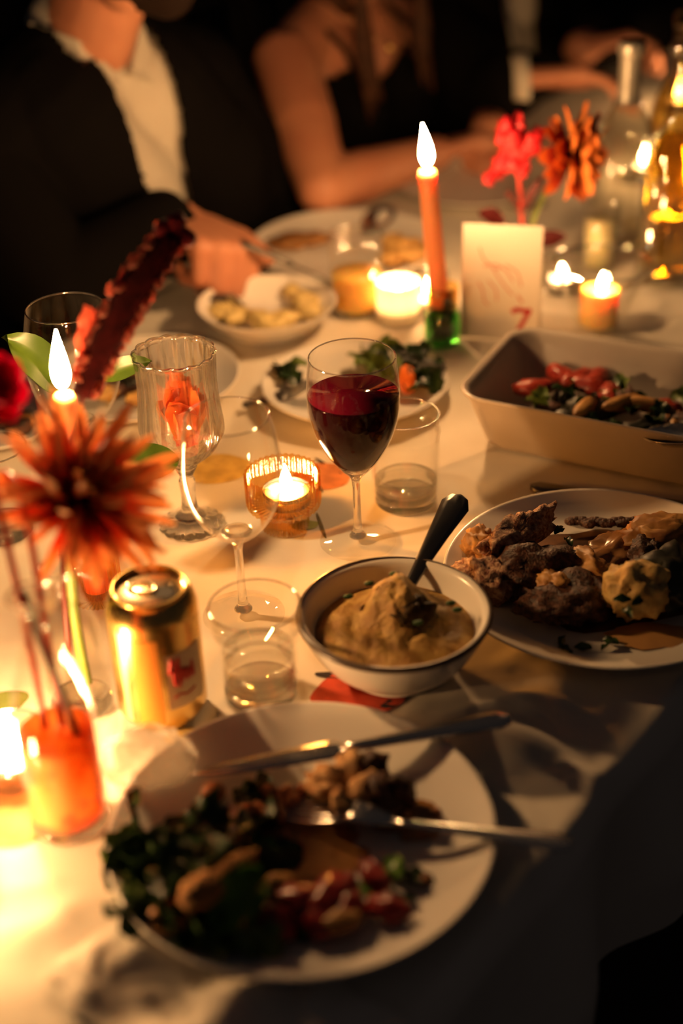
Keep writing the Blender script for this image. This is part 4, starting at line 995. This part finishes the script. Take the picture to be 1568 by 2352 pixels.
bottle('tall dark bottle cut off by the right edge', g(1652,585), .335, .038, .0145, bdark, .62)
bottle('second clear bottle standing behind the slender golden one', g(1535,508), .27, .036, .0135, bgold, .60)

# ------------------------------------------------------------------ plates and bowls farther away
noodle_m = P('creamy_salad', (.72,.55,.22), .45, col2=(.56,.42,.16), scale=60, bump=.4, bscale=200)
mp = g(815,880,.015); mp.z = 0
plate('small white plate with leftover salad behind the red wine', mp, .098, .017, name='side_plate')
for i, (px, lg) in enumerate([((900,820),0), ((930,810),0), ((960,815),0), ((985,835),0), ((975,855),0), ((940,840),0), ((915,845),1), ((985,870),0), ((960,870),0), ((880,800),1), ((905,800),1), ((850,815),1), ((830,830),1), ((870,840),1), ((660,860),0), ((650,850),0), ((670,845),1)]):
    leaf_piece('salad_leaf', 'wilted salad leaf on the small plate behind the wine' if px[0] > 700 else 'stray leaf at the left rim of the small plate', g(*px, .018+.008*(px[0] > 890)), .036, .013, i, leaf_l if lg else leaf_g, 'salad leaves on the small plate' if px[0] > 700 else 'stray leaves on the small plate', (rnd.uniform(-.8,.8), rnd.uniform(-.6,.6), rnd.uniform(0,6.3)), lobes=5)
for i, px in enumerate([(950,850), (975,862), (930,825), (985,845)]):
    bit('charred_green', 'dark clump of greens on the small plate', 'vegetable', g(*px, .020), (.018,.014,.011), black_m, i, .3, 2, 'dark greens on the small plate')
bit('carrot_stick', 'glossy orange carrot chunk on the small plate beside the wine', 'carrot', g(935,872,.022), (.010,.016,.013), carrot_m, 2, .15, 1.5, None, (.3,.2,.2))
fork('dark fork resting on the left rim of the small plate', g(760,880,.022), g(560,930,.006), steel_dark)
bp = g(795,566,.015); bp.z = 0
plate('large white plate with pasta remains before the bare-armed guest', bp, .125, .020)
pasta_m = P('pasta_remains', (.62,.38,.12), .5, col2=(.44,.24,.07), scale=50, bump=.4)
for i, (px, r) in enumerate([((930,570), (.026,.018,.012)), ((955,590), (.020,.014,.010)), ((900,595), (.018,.013,.009)), ((690,548), (.040,.022,.006)), ((660,560), (.024,.016,.005)), ((905,555), (.016,.012,.010))]):
    bit('pasta_pile', 'saucy pasta remains on the right of the far plate' if i not in (3,4) else 'flat sauce remains on the left of the far plate', 'food', g(*px, .012+r[2]*.4), r, pasta_m if i not in (3,4) else gravy_m, i, .35, 2.2, 'pasta remains on the far plate' if i not in (3,4) else 'sauce remains on the far plate', sub=4)
spoon('steel spoon on the back rim of the far plate, tip gleaming', g(888,472,.026), g(845,535,.012), steel, name='spoon')
fbw = g(613,703,.028); fbw.z = 0
t = thing('shallow_bowl', 'shallow white bowl of creamy salad by the fist', 'bowl', fbw)
lat('bowl_wall', smoothprof([(0,.001), (.046,.001), (.050,.004), (.066,.016), (.080,.032), (.079,.0335), (.076,.031), (.062,.016), (.046,.008), (0,.007)], 4), china, t, 72)
lat('foot_ring', [(.042,-.0004), (.046,-.0004), (.047,.002), (.041,.002)], china, t, 48, closed=True)
t.location.z = .0006
for i, (px, r) in enumerate([((510,715), (.018,.013,.010)), ((545,725), (.018,.012,.009)), ((600,735), (.026,.013,.010)), ((650,730), (.018,.012,.009)), ((700,690), (.016,.018,.010)), ((670,670), (.018,.012,.009)), ((710,715), (.014,.012,.009)), ((640,745), (.016,.010,.008)), ((530,700), (.014,.011,.009)), ((690,660), (.014,.010,.008))]):
    bit('salad_chunk', 'pale creamy chunk in the shallow bowl by the fist', 'food', g(*px, .020), r, noodle_m, i % 5, .3, 2.2, 'creamy chunks in the shallow bowl', (0,0,i), 3)
fork('dark fork standing in the shallow bowl by the fist', g(578,725,.018), g(398,628,.040), steel_dark)
lp = g(325,870,.015); lp.z = 0
plate('white plate with brown leftovers behind the left glasses', lp, .105, .018)
for i in range(14):
    px = (rnd.uniform(240,350), rnd.uniform(845,915)); bit('leftover_piece', 'brown leftover scrap on the plate behind the left glasses', 'food', g(*px, .016), (rnd.choice((.010,.015)), .010, .008), (meat_m, pasta_m, black_m)[i % 3], i % 4, .35, 2.2, 'brown scraps behind the left glasses', (0,0,i))
lp2 = g(-15,965,.012); lp2.z = 0
plate('white plate at the far left edge behind the green leaf', lp2, .068, .013, name='side_plate')
for i in range(8):
    bit('leftover_piece', 'dark leftover scrap on the far left edge plate', 'food', g(rnd.uniform(-20,60), rnd.uniform(945,985), .014), (.014,.010,.008), (meat_m, black_m, gravy_m)[i % 3], i % 4, .3, 2., 'dark scraps on the far left plate', (0,0,i))
wp_ = g(1090,420,.012); wp_.z = 0
plate('white plate in front of the bare-armed guest, far right', wp_, .11, .016)

clear_votive('extra clear votive glass added behind the bottles at the far right', g(1478,405), .025, .045, 'lit tealight added behind the bottles to brighten them', .021)  # extra candle put behind the bottles to brighten that stretch of table
clear_votive('unseen clear votive glass added beyond the right edge past the bottles', g(1690,470), .025, .045, 'unseen lit tealight added beyond the right edge for the far guests', .021)  # unseen candle added to warm the bottles and the far guests
clear_votive('extra clear votive glass added far down the table past the farthest plates', g(1560,250), .025, .045, 'lit tealight added far down the table for more light', .021)  # one more candle added to light the far end

# ------------------------------------------------------------------ guests on the far side; local axes: x to their right, y forwards over the table, z up, origin on the table edge
def local(t):
    o = tp(t, CL); return lambda x, y, z: o - D*x + N*y + V((0, 0, z))
def hand_caps(wr, a, nr, right=True, curl=(.9,1.2,.8), spread=1., thumb=.35, s_=1.):
    a, nr = V(a).normalized(), V(nr); nr = (nr-a*nr.dot(a)).normalized(); s = a.cross(nr)*(1 if right else -1); wr = V(wr); c = []
    for off, k, kl in ((.030,.95,.084), (.010,1.05,.088), (-.010,1.0,.084), (-.028,.80,.076)):
        kn = wr+a*kl*s_+s*off*s_*spread
        c.append((wr+s*off*.55*s_, kn, .0150*s_, .0118*s_)); th = 0; p = kn; rr = .0100*s_*(.9 if k < .9 else 1)
        for j, L in enumerate((.042, .026, .021)):
            th += curl[j]; q = p+(a*cos(th)+nr*sin(th))*L*k*s_; c.append((p, q, rr, rr*.92)); p = q; rr *= .92
    t0 = wr+a*.022*s_+s*.026*s_; t1 = t0+(a*.7+s*.6+nr*thumb*.5)*.040*s_; t2 = t1+(a*.85+s*(.25-thumb)+nr*thumb)*.030*s_; t3 = t2+(a*.9+s*(-.1-thumb*.4)+nr*thumb*.5)*.022*s_
    c += [(wr+a*.01*s_+s*.008*s_, t0, .015*s_, .0145*s_), (t0, t1, .0140*s_, .0115*s_), (t1, t2, .0112*s_, .0102*s_), (t2, t3, .0100*s_, .0085*s_)]
    return c
def head_caps(c, f, r, u, k=1.):
    f, r, u = V(f), V(r), V(u)
    q = lambda x, y, z: c+r*x*k+f*y*k+u*z*k
    return [(q(0,-.020,.040), q(0,.005,.045), .088*k, .082*k), (q(0,.035,-.01), q(0,.045,-.05), .062*k, .050*k), (q(0,.055,-.085), q(0,.060,-.092), .032*k, .028*k), (q(-.035,.03,-.075), q(.035,.03,-.075), .036*k, .036*k),
            (q(0,.092,.028), q(0,.112,-.012), .010*k, .014*k), (q(-.012,.098,-.016), q(.012,.098,-.016), .010*k, .010*k), (q(-.030,.082,.035), q(.030,.082,.035), .016*k, .016*k),
            (q(-.020,.088,-.047), q(.020,.088,-.047), .0085*k, .0085*k), (q(-.018,.084,-.058), q(.018,.084,-.058), .010*k, .010*k),
            (q(-.082,-.005,.020), q(-.084,-.008,-.015), .012*k, .009*k), (q(.082,-.005,.020), q(.084,-.008,-.015), .012*k, .009*k)]
eye_w = P('eye_white', (.75,.70,.64), .2); eye_d = P('eye_iris', (.05,.03,.02), .15); lip_m = P('lips', (.48,.16,.12), .4)
def eyes(c, f, r, u, parent, k=1.):
    for s in (-1, 1):
        p = V(c)+V(r)*s*.030*k+V(f)*.0775*k+V(u)*.018*k
        e = obj('eye', me(*blob(.0095,.0095,.0095,0,1,0,3)), eye_w, None, loc=p); keep(e, parent)
        i = obj('iris', me(*blob(.0056,.0056,.0056,0,1,0,2)), eye_d, None, loc=p+V(f)*.0062*k); keep(i, parent)
def cut(m, test):
    b = bmesh.new(); b.from_mesh(m); bmesh.ops.delete(b, geom=[v for v in b.verts if test(v.co)], context='VERTS'); b.to_mesh(m); b.free(); return m
def legs(Q, pel, spread=.10):
    c = []
    for s in (-1, 1):
        hip = Q(pel[0]+s*.09, pel[1], pel[2]); kn = Q(pel[0]+s*(spread+.02), pel[1]+.42, pel[2]+.02); an = Q(pel[0]+s*(spread+.01), pel[1]+.40, FLOOR+.09)
        c += [(hip, kn, .085, .062), (kn, an, .060, .042), (an+V((0,0,-.04)), an+N*.14+V((0,0,-.052)), .038, .030)]
    return c
def inv(t):
    o = tp(t, CL); return lambda p: (-(p-o).dot(D), (p-o).dot(N), p.z)

pants_m = P('dark_trousers', (.014,.012,.014), .9)
def suit_man(label, t, neck, pelv, rs, re, rw, ls, le, lw, head, rh, lh_, vw0=.062, vw1=.030, vx=(0.,0.), vbot=-.2, beard=True, vox=.0055):
    Q = local(t); I = inv(t); E_ = thing('person', label, 'person', Q(pelv[0], pelv[1], FLOOR))
    nk, pv = V(neck), V(pelv); mid = nk.lerp(pv, .40); low = nk.lerp(pv, .75)
    T = lambda v: Q(*v)
    f, r, u = N, -D, V((0,0,1))
    hc = Q(*head)
    def torso(g_):
        c = []
        for s in (-1, 1):
            c += [(T((nk.x+s*.075, nk.y-.035, nk.z-.085)), T((mid.x+s*.075, mid.y, mid.z)), .082+g_, .102+g_), (T((mid.x+s*.075, mid.y, mid.z)), T((low.x+s*.07, low.y, low.z)), .102+g_, .108+g_), (T((low.x+s*.07, low.y, low.z)), T((pv.x+s*.075, pv.y, pv.z)), .108+g_, .115+g_)]
            c.append((T((nk.x+s*.05, nk.y-.04, nk.z-.035)), T(rs if s > 0 else ls), .050+g_, .062+g_))
        return c
    body = torso(0) + [(T((nk.x, nk.y-.045, nk.z-.03)), hc+V((0,0,-.045))-N*.012, .060, .055)] + head_caps(hc, f, r, u)
    body += [(T(rs), T(re), .056, .045), (T(re), T(rw), .044, .028), (T(ls), T(le), .056, .045), (T(le), T(lw), .044, .028)] + rh(T(rw)) + lh_(T(lw)) + legs(Q, pelv)
    keep(obj('body', fuse(body, vox, 3), skin), E_)
    sm = fuse(torso(.007) + [(T((nk.x, nk.y-.047, nk.z-.045)), T((nk.x, nk.y-.040, nk.z+.004)), .068, .066)], vox, 4)
    sh = keep(obj('shirt', sm, shirt), E_)
    jk = torso(.016) + [(T(rs), T(re), .074, .062), (T(re), T(V(re).lerp(V(rw), .86)), .061, .047), (T(ls), T(le), .074, .062), (T(le), T(V(le).lerp(V(lw), .86)), .061, .047)]
    def opening(p):
        x, y, z = I(p); k = min(1, max(0, (nk.z-z)/(nk.z-vbot))); xc = nk.x+vx[0]+(vx[1]-vx[0])*k
        if z > nk.z-.01 and abs(x-nk.x) < .068 : return True
        ax = nk.lerp(pv, min(1, max(0, (nk.z-z)/(nk.z-pv.z))))
        return z > vbot and abs(x-xc) < vw0+(vw1-vw0)*k and y > ax.y+.01
    jm = cut(fuse(jk, vox, 4), opening)
    jo = keep(obj('jacket', jm, suit), E_); so = jo.modifiers.new('thick', 'SOLIDIFY'); so.thickness = .004; so.offset = 1
    keep(obj('trousers', fuse([(a, b, c+.010, d+.010) for a, b, c, d in legs(Q, pelv)[0:2]+legs(Q, pelv)[3:5]] + [(T((pv.x-.08, pv.y, pv.z)), T((pv.x+.08, pv.y, pv.z)), .128, .128)], .008, 4), pants_m), E_)
    for s in (-1, 1):
        # collar leaves
        pts = [T((nk.x+s*.008, nk.y+.030, nk.z-.040)), T((nk.x+s*.060, nk.y+.040, nk.z-.070)), T((nk.x+s*.088, nk.y-.005, nk.z-.010)), T((nk.x+s*.074, nk.y-.045, nk.z+.030)), T((nk.x+s*.056, nk.y+.012, nk.z+.012))]
        vs = pts + [p+N*.003+V((0,0,.002)) for p in pts]
        keep(obj('collar', fixn(me(vs, [(0,1,2,3,4), (9,8,7,6,5)]+[(i, (i+1) % 5, 5+(i+1) % 5, 5+i) for i in range(5)], False)), shirt), sh)
    q = lambda x, y, z: hc+r*x+f*y+u*z
    keep(obj('hair', fuse([(q(0,-.035,.055), q(0,.005,.075), .092, .084), (q(-.05,-.03,.0), q(.05,-.03,.0), .05, .05)], .006, 3), hair_d), E_)
    if beard: keep(obj('beard', fuse([(q(-.042,.034,-.066), q(0,.060,-.088), .034, .034), (q(.042,.034,-.066), q(0,.060,-.088), .034, .034), (q(-.062,.012,-.015), q(-.044,.034,-.064), .020, .032), (q(.062,.012,-.015), q(.044,.034,-.064), .020, .032), (q(-.028,.082,-.036), q(.028,.082,-.036), .0075, .0075), (q(-.032,.076,-.040), q(-.030,.066,-.070), .010, .018), (q(.032,.076,-.040), q(.030,.066,-.070), .010, .018), (q(-.018,.070,-.080), q(.018,.070,-.080), .022, .022)], .005, 3), hair_d), E_)
    eyes(hc, f, r, u, E_); keep(obj('lips', fuse([(q(-.020,.090,-.050), q(.020,.090,-.050), .007, .007)], .003, 2), lip_m), E_)
    return E_
def loc_of(t, p): return inv(t)(p)
# man in the dark suit, fist on the table
t1_ = 1.315
f1 = (N*.95-D*.22+V((0,0,-.10))).normalized(); w1 = loc_of(t1_, g(500,560,.074)-f1*.080)
suit_man('man in dark suit and open white shirt, fist on the table gripping cutlery', t1_, (.052,-.120,.275), (-.09,-.175,-.215), (.235,-.175,.165), (.245,-.055,.030), w1, (-.135,-.165,.175), (-.26,-.07,-.08), (-.20,.12,-.14), (.062,-.06,.435),
         lambda w_: hand_caps(w_, f1, V((0,0,-1))-D*.25, True, (1.30,1.55,.9), 1.10, .15, 1.16), lambda w_: hand_caps(w_, N-D*.2, (0,0,-1), False, (.3,.5,.4)), .050, .036, (-.012,.004))
knife('dark steel knife gripped in the fist against the far plate', g(770,650,.024), g(552,556,.078), steel_dark, bw=.004)

# bare-armed woman in the black dress
t2_ = 1.80
def woman():
    Q = local(t2_); I = inv(t2_); E_ = thing('person', 'bare-armed woman in black dress with long brown hair, forearm on the table', 'person', Q(0,-.2,FLOOR))
    lw_ = lambda p: V(loc_of(t2_, p))
    nk = V((.0,-.135,.235)); pv = V((-.02,-.20,-.22)); f, r, u = N, -D, V((0,0,1)); T = lambda v: Q(*v); hc = Q(.0,-.07,.395)
    rs = V((.158,-.140,.160)); re = lw_(g(742,432,.040)); rw = lw_(g(1000,352,.040)); ls = V((-.155,-.150,.150)); le = V((-.235,-.02,.0)); lw2 = lw_(g(1120,300,.045))
    def torso(g_, top=True):
        c = []
        for s in (-1, 1):
            c += [(T((s*.062, nk.y-.03, nk.z-.09)), T((s*.055, -.155, .03)), .070+g_, .078+g_), (T((s*.055, -.155, .03)), T((s*.045, -.18, -.10)), .078+g_, .078+g_), (T((s*.045, -.18, -.10)), T((pv.x+s*.08, pv.y, pv.z)), .078+g_, .115+g_),
                  (T((s*.068, -.105, .062)), T((s*.068, -.095, .055)), .056+g_, .054+g_)]
            if top: c.append((T((s*.04, nk.y-.03, nk.z-.035)), T(rs if s > 0 else ls), .036+g_, .046+g_))
        return c
    da = (T(rw)-T(re)).normalized(); dl = (T(lw2)-T(le)).normalized()
    body = torso(0) + [(T((0, nk.y-.03, nk.z-.03)), hc+V((0,0,-.05))-N*.01, .050, .046)] + head_caps(hc, f, r, u, .94) + legs(Q, pv)
    body += [(T(rs), T(rs.lerp(re, .5)), .050, .047), (T(rs.lerp(re, .5)), T(re), .047, .037), (T(re), T(re.lerp(rw, .35)), .038, .038), (T(re.lerp(rw, .35)), T(rw), .038, .025), (T(ls), T(le), .046, .036), (T(le), T(lw2), .036, .025)]
    body += hand_caps(T(rw), da+V((0,0,.05)), V((0,0,-1))+N*.3, True, (.5,.8,.5), 1., .4, .9) + hand_caps(T(lw2), (N*.2-D*.2+V((0,0,-.1))), V((0,0,-1)), False, (.7,.9,.6), 1., .4, .9)
    keep(obj('body', fuse(body, .005, 3), skin), E_)
    def neckline(p):
        x, y, z = I(p); lim = .098 + .030*abs(x)/.10 if y > -.15 else .10
        lim += .022*exp(-((abs(x)-.065)/.035)**2) if y > -.15 else 0
        return z > lim
    dm = cut(fuse(torso(.007, False) + [(a, b, c+.03, d+.045) for a, b, c, d in legs(Q, pv)[0:1]+legs(Q, pv)[3:4]], .005, 4), neckline)
    dr = keep(obj('dress', dm, dress), E_); so = dr.modifiers.new('thick', 'SOLIDIFY'); so.thickness = .003; so.offset = 1
    keep(obj('strap', fixn(me(*tube([T((-.075,-.065,.115)), T((-.085,-.085,.17)), T((-.085,-.135,.205)), T((-.08,-.19,.17)), T((-.07,-.225,.10))], .005, 8))), dress), dr)
    keep(obj('strap', fixn(me(*tube([T((.075,-.065,.115)), T((.085,-.085,.17)), T((.085,-.135,.205)), T((.08,-.19,.17)), T((.07,-.225,.10))], .005, 8))), dress), dr)
    q = lambda x, y, z: hc+r*x+f*y+u*z
    hp = [(q(0,-.03,.05), q(0,.0,.065), .094, .088), (q(0,-.06,-.02), q(0,-.09,-.16), .075, .060), (q(-.075,-.02,.03), q(-.085,-.01,-.09), .034, .030), (q(.075,-.02,.03), q(.085,-.01,-.09), .034, .030)]
    hr = keep(obj('hair', fuse(hp, .006, 3), hair_b), E_)
    rn = random.Random(4)
    for s in (-1, 1):
        for k in range(9):
            x0 = s*(.070+.012*rn.random()); pts = [q(x0, -.01+.02*rn.random(), .0), q(s*(.080+.012*rn.random()), .015, -.10), T((s*(.062+.020*rn.random()), -.075+.012*rn.random(), .190)), T((s*(.060+.034*rn.random()), -.046+.01*rn.random(), .12-.05*rn.random()))]
            keep(obj('hair_lock', fixn(me(*tube(bez(pts, 10), [.009+.003*sin(i) for i in range(8)]+[.008,.005,.002], 7))), hair_b), hr)
    eyes(hc, f, r, u, E_, .94); keep(obj('lips', fuse([(q(-.018,.086,-.047), q(.018,.086,-.047), .007, .007)], .003, 2), lip_m), E_)
    ch = keep(obj('necklace', fixn(me(*tube(bez([T((.045,-.12,.215)), T((.030,-.075,.165)), T((0,-.060,.155)), T((-.030,-.075,.165)), T((-.045,-.12,.215))], 16), .0010, 6))), P('gold_chain', (.85,.55,.2), .25, 1.0)), E_)
    keep(obj('pendant', me(*blob(.006,.006,.008,.1,2,1,2)), MATS['gold_chain'], None, loc=T((0,-.066,.158))), ch)
woman()
# man with the white cuff beyond her
t3_ = 2.21
rw3 = loc_of(t3_, g(1196,182,.105)); hd3 = (g(1330,170,.11)-g(1196,182,.105)).normalized()
suit_man('man in dark jacket beyond the woman, hand with white cuff over the table', t3_, (.03,-.12,.24), (-.06,-.19,-.22), (.20,-.15,.14), (.225,.0,.05), rw3, (-.17,-.16,.15), (-.26,-.04,-.04), (-.18,.12,-.12), (.03,-.06,.40),
         lambda w_: hand_caps(w_, hd3, (0,-.3,-1), True, (.35,.5,.4), 1.1, .2, 1.12), lambda w_: hand_caps(w_, N, (0,0,-1), False, (.3,.5,.4)), .060, .036, (0,.01), vox=.0065)
def cuff(t, w_, d, r=.0385):
    q = V(d).normalized().to_track_quat('Z', 'Y'); vs, fs = lathe([(r*.97,-.014), (r,0), (r*.98,.010), (r*.90,.010), (r*.9,-.014)], 24, closed=True)
    return keep(obj('shirt_cuff', fixn(me([V(w_)+q @ V(v) for v in vs], fs)), shirt), t)
cuff([o for o in COL.objects if o.name.startswith('person') and o.parent is None][-1], g(1196,182,.105), hd3)
# the guest farthest along
t4_ = 2.86
rw4 = loc_of(t4_, g(1330,112,.10)); hd4 = (g(1440,85,.11)-g(1330,112,.10)).normalized()
suit_man('farthest guest in dark clothes, hand raised over the table end', t4_, (.0,-.10,.22), (-.02,-.18,-.22), (.18,-.13,.12), (.22,.02,.05), rw4, (-.17,-.16,.14), (-.25,-.04,-.04), (-.18,.12,-.12), (.0,-.05,.38),
         lambda w_: hand_caps(w_, hd4, (0,-.3,-1), True, (.5,.7,.5), 1., .2), lambda w_: hand_caps(w_, N, (0,0,-1), False, (.3,.5,.4)), .055, .03, vox=.0075, beard=False)

# chairs
chair_m = P('dark_brass_chair', (.20,.13,.05), .45, .6); seat_m = P('chair_seat', (.05,.03,.02), .8)
def chair(label, t):
    c = thing('dining_chair', label, 'chair', tp(t, CL-.27, FLOOR), ang)   # local x runs along the table, y away from it
    obj('seat', fixn(me(*blob(.205,.20,.022,.02,1,1,3))), seat_m, c, loc=(0,0,.418))
    lg = me(*tube([(0,0,0), (0,0,.42)], [.011,.014], 10))
    for sx in (-1, 1):
        obj('leg', lg, chair_m, c, loc=(sx*.17,-.16,0))
        obj('leg', me(*tube([(0,.03,0), (0,0,.42), (0,.03,.70), (0,.065,.92)], [.011,.014,.013,.011], 10)), chair_m, c, loc=(sx*.185,.195,0))
    for z, y in ((.90,.257), (.66,.222)): obj('back_rail', me(*tube([(-.19,y,z), (0,y+.02,z), (.19,y,z)], .011, 8)), chair_m, c)
    sp = me(*tube([(0,.225,.67), (0,.262,.90)], .006, 6))
    for k in range(5): obj('spindle', sp, chair_m, c, loc=((k-2)*.062,.012,0))
    return c
chair('dark chair with thin metal rails under the man in the suit', t1_+.03)
chair('dark chair with thin metal rails under the bare-armed woman', t2_)
chair('dark chair with thin metal rails under the man with the white cuff', t3_)
chair('dark chair with thin metal rails under the farthest guest', t4_)
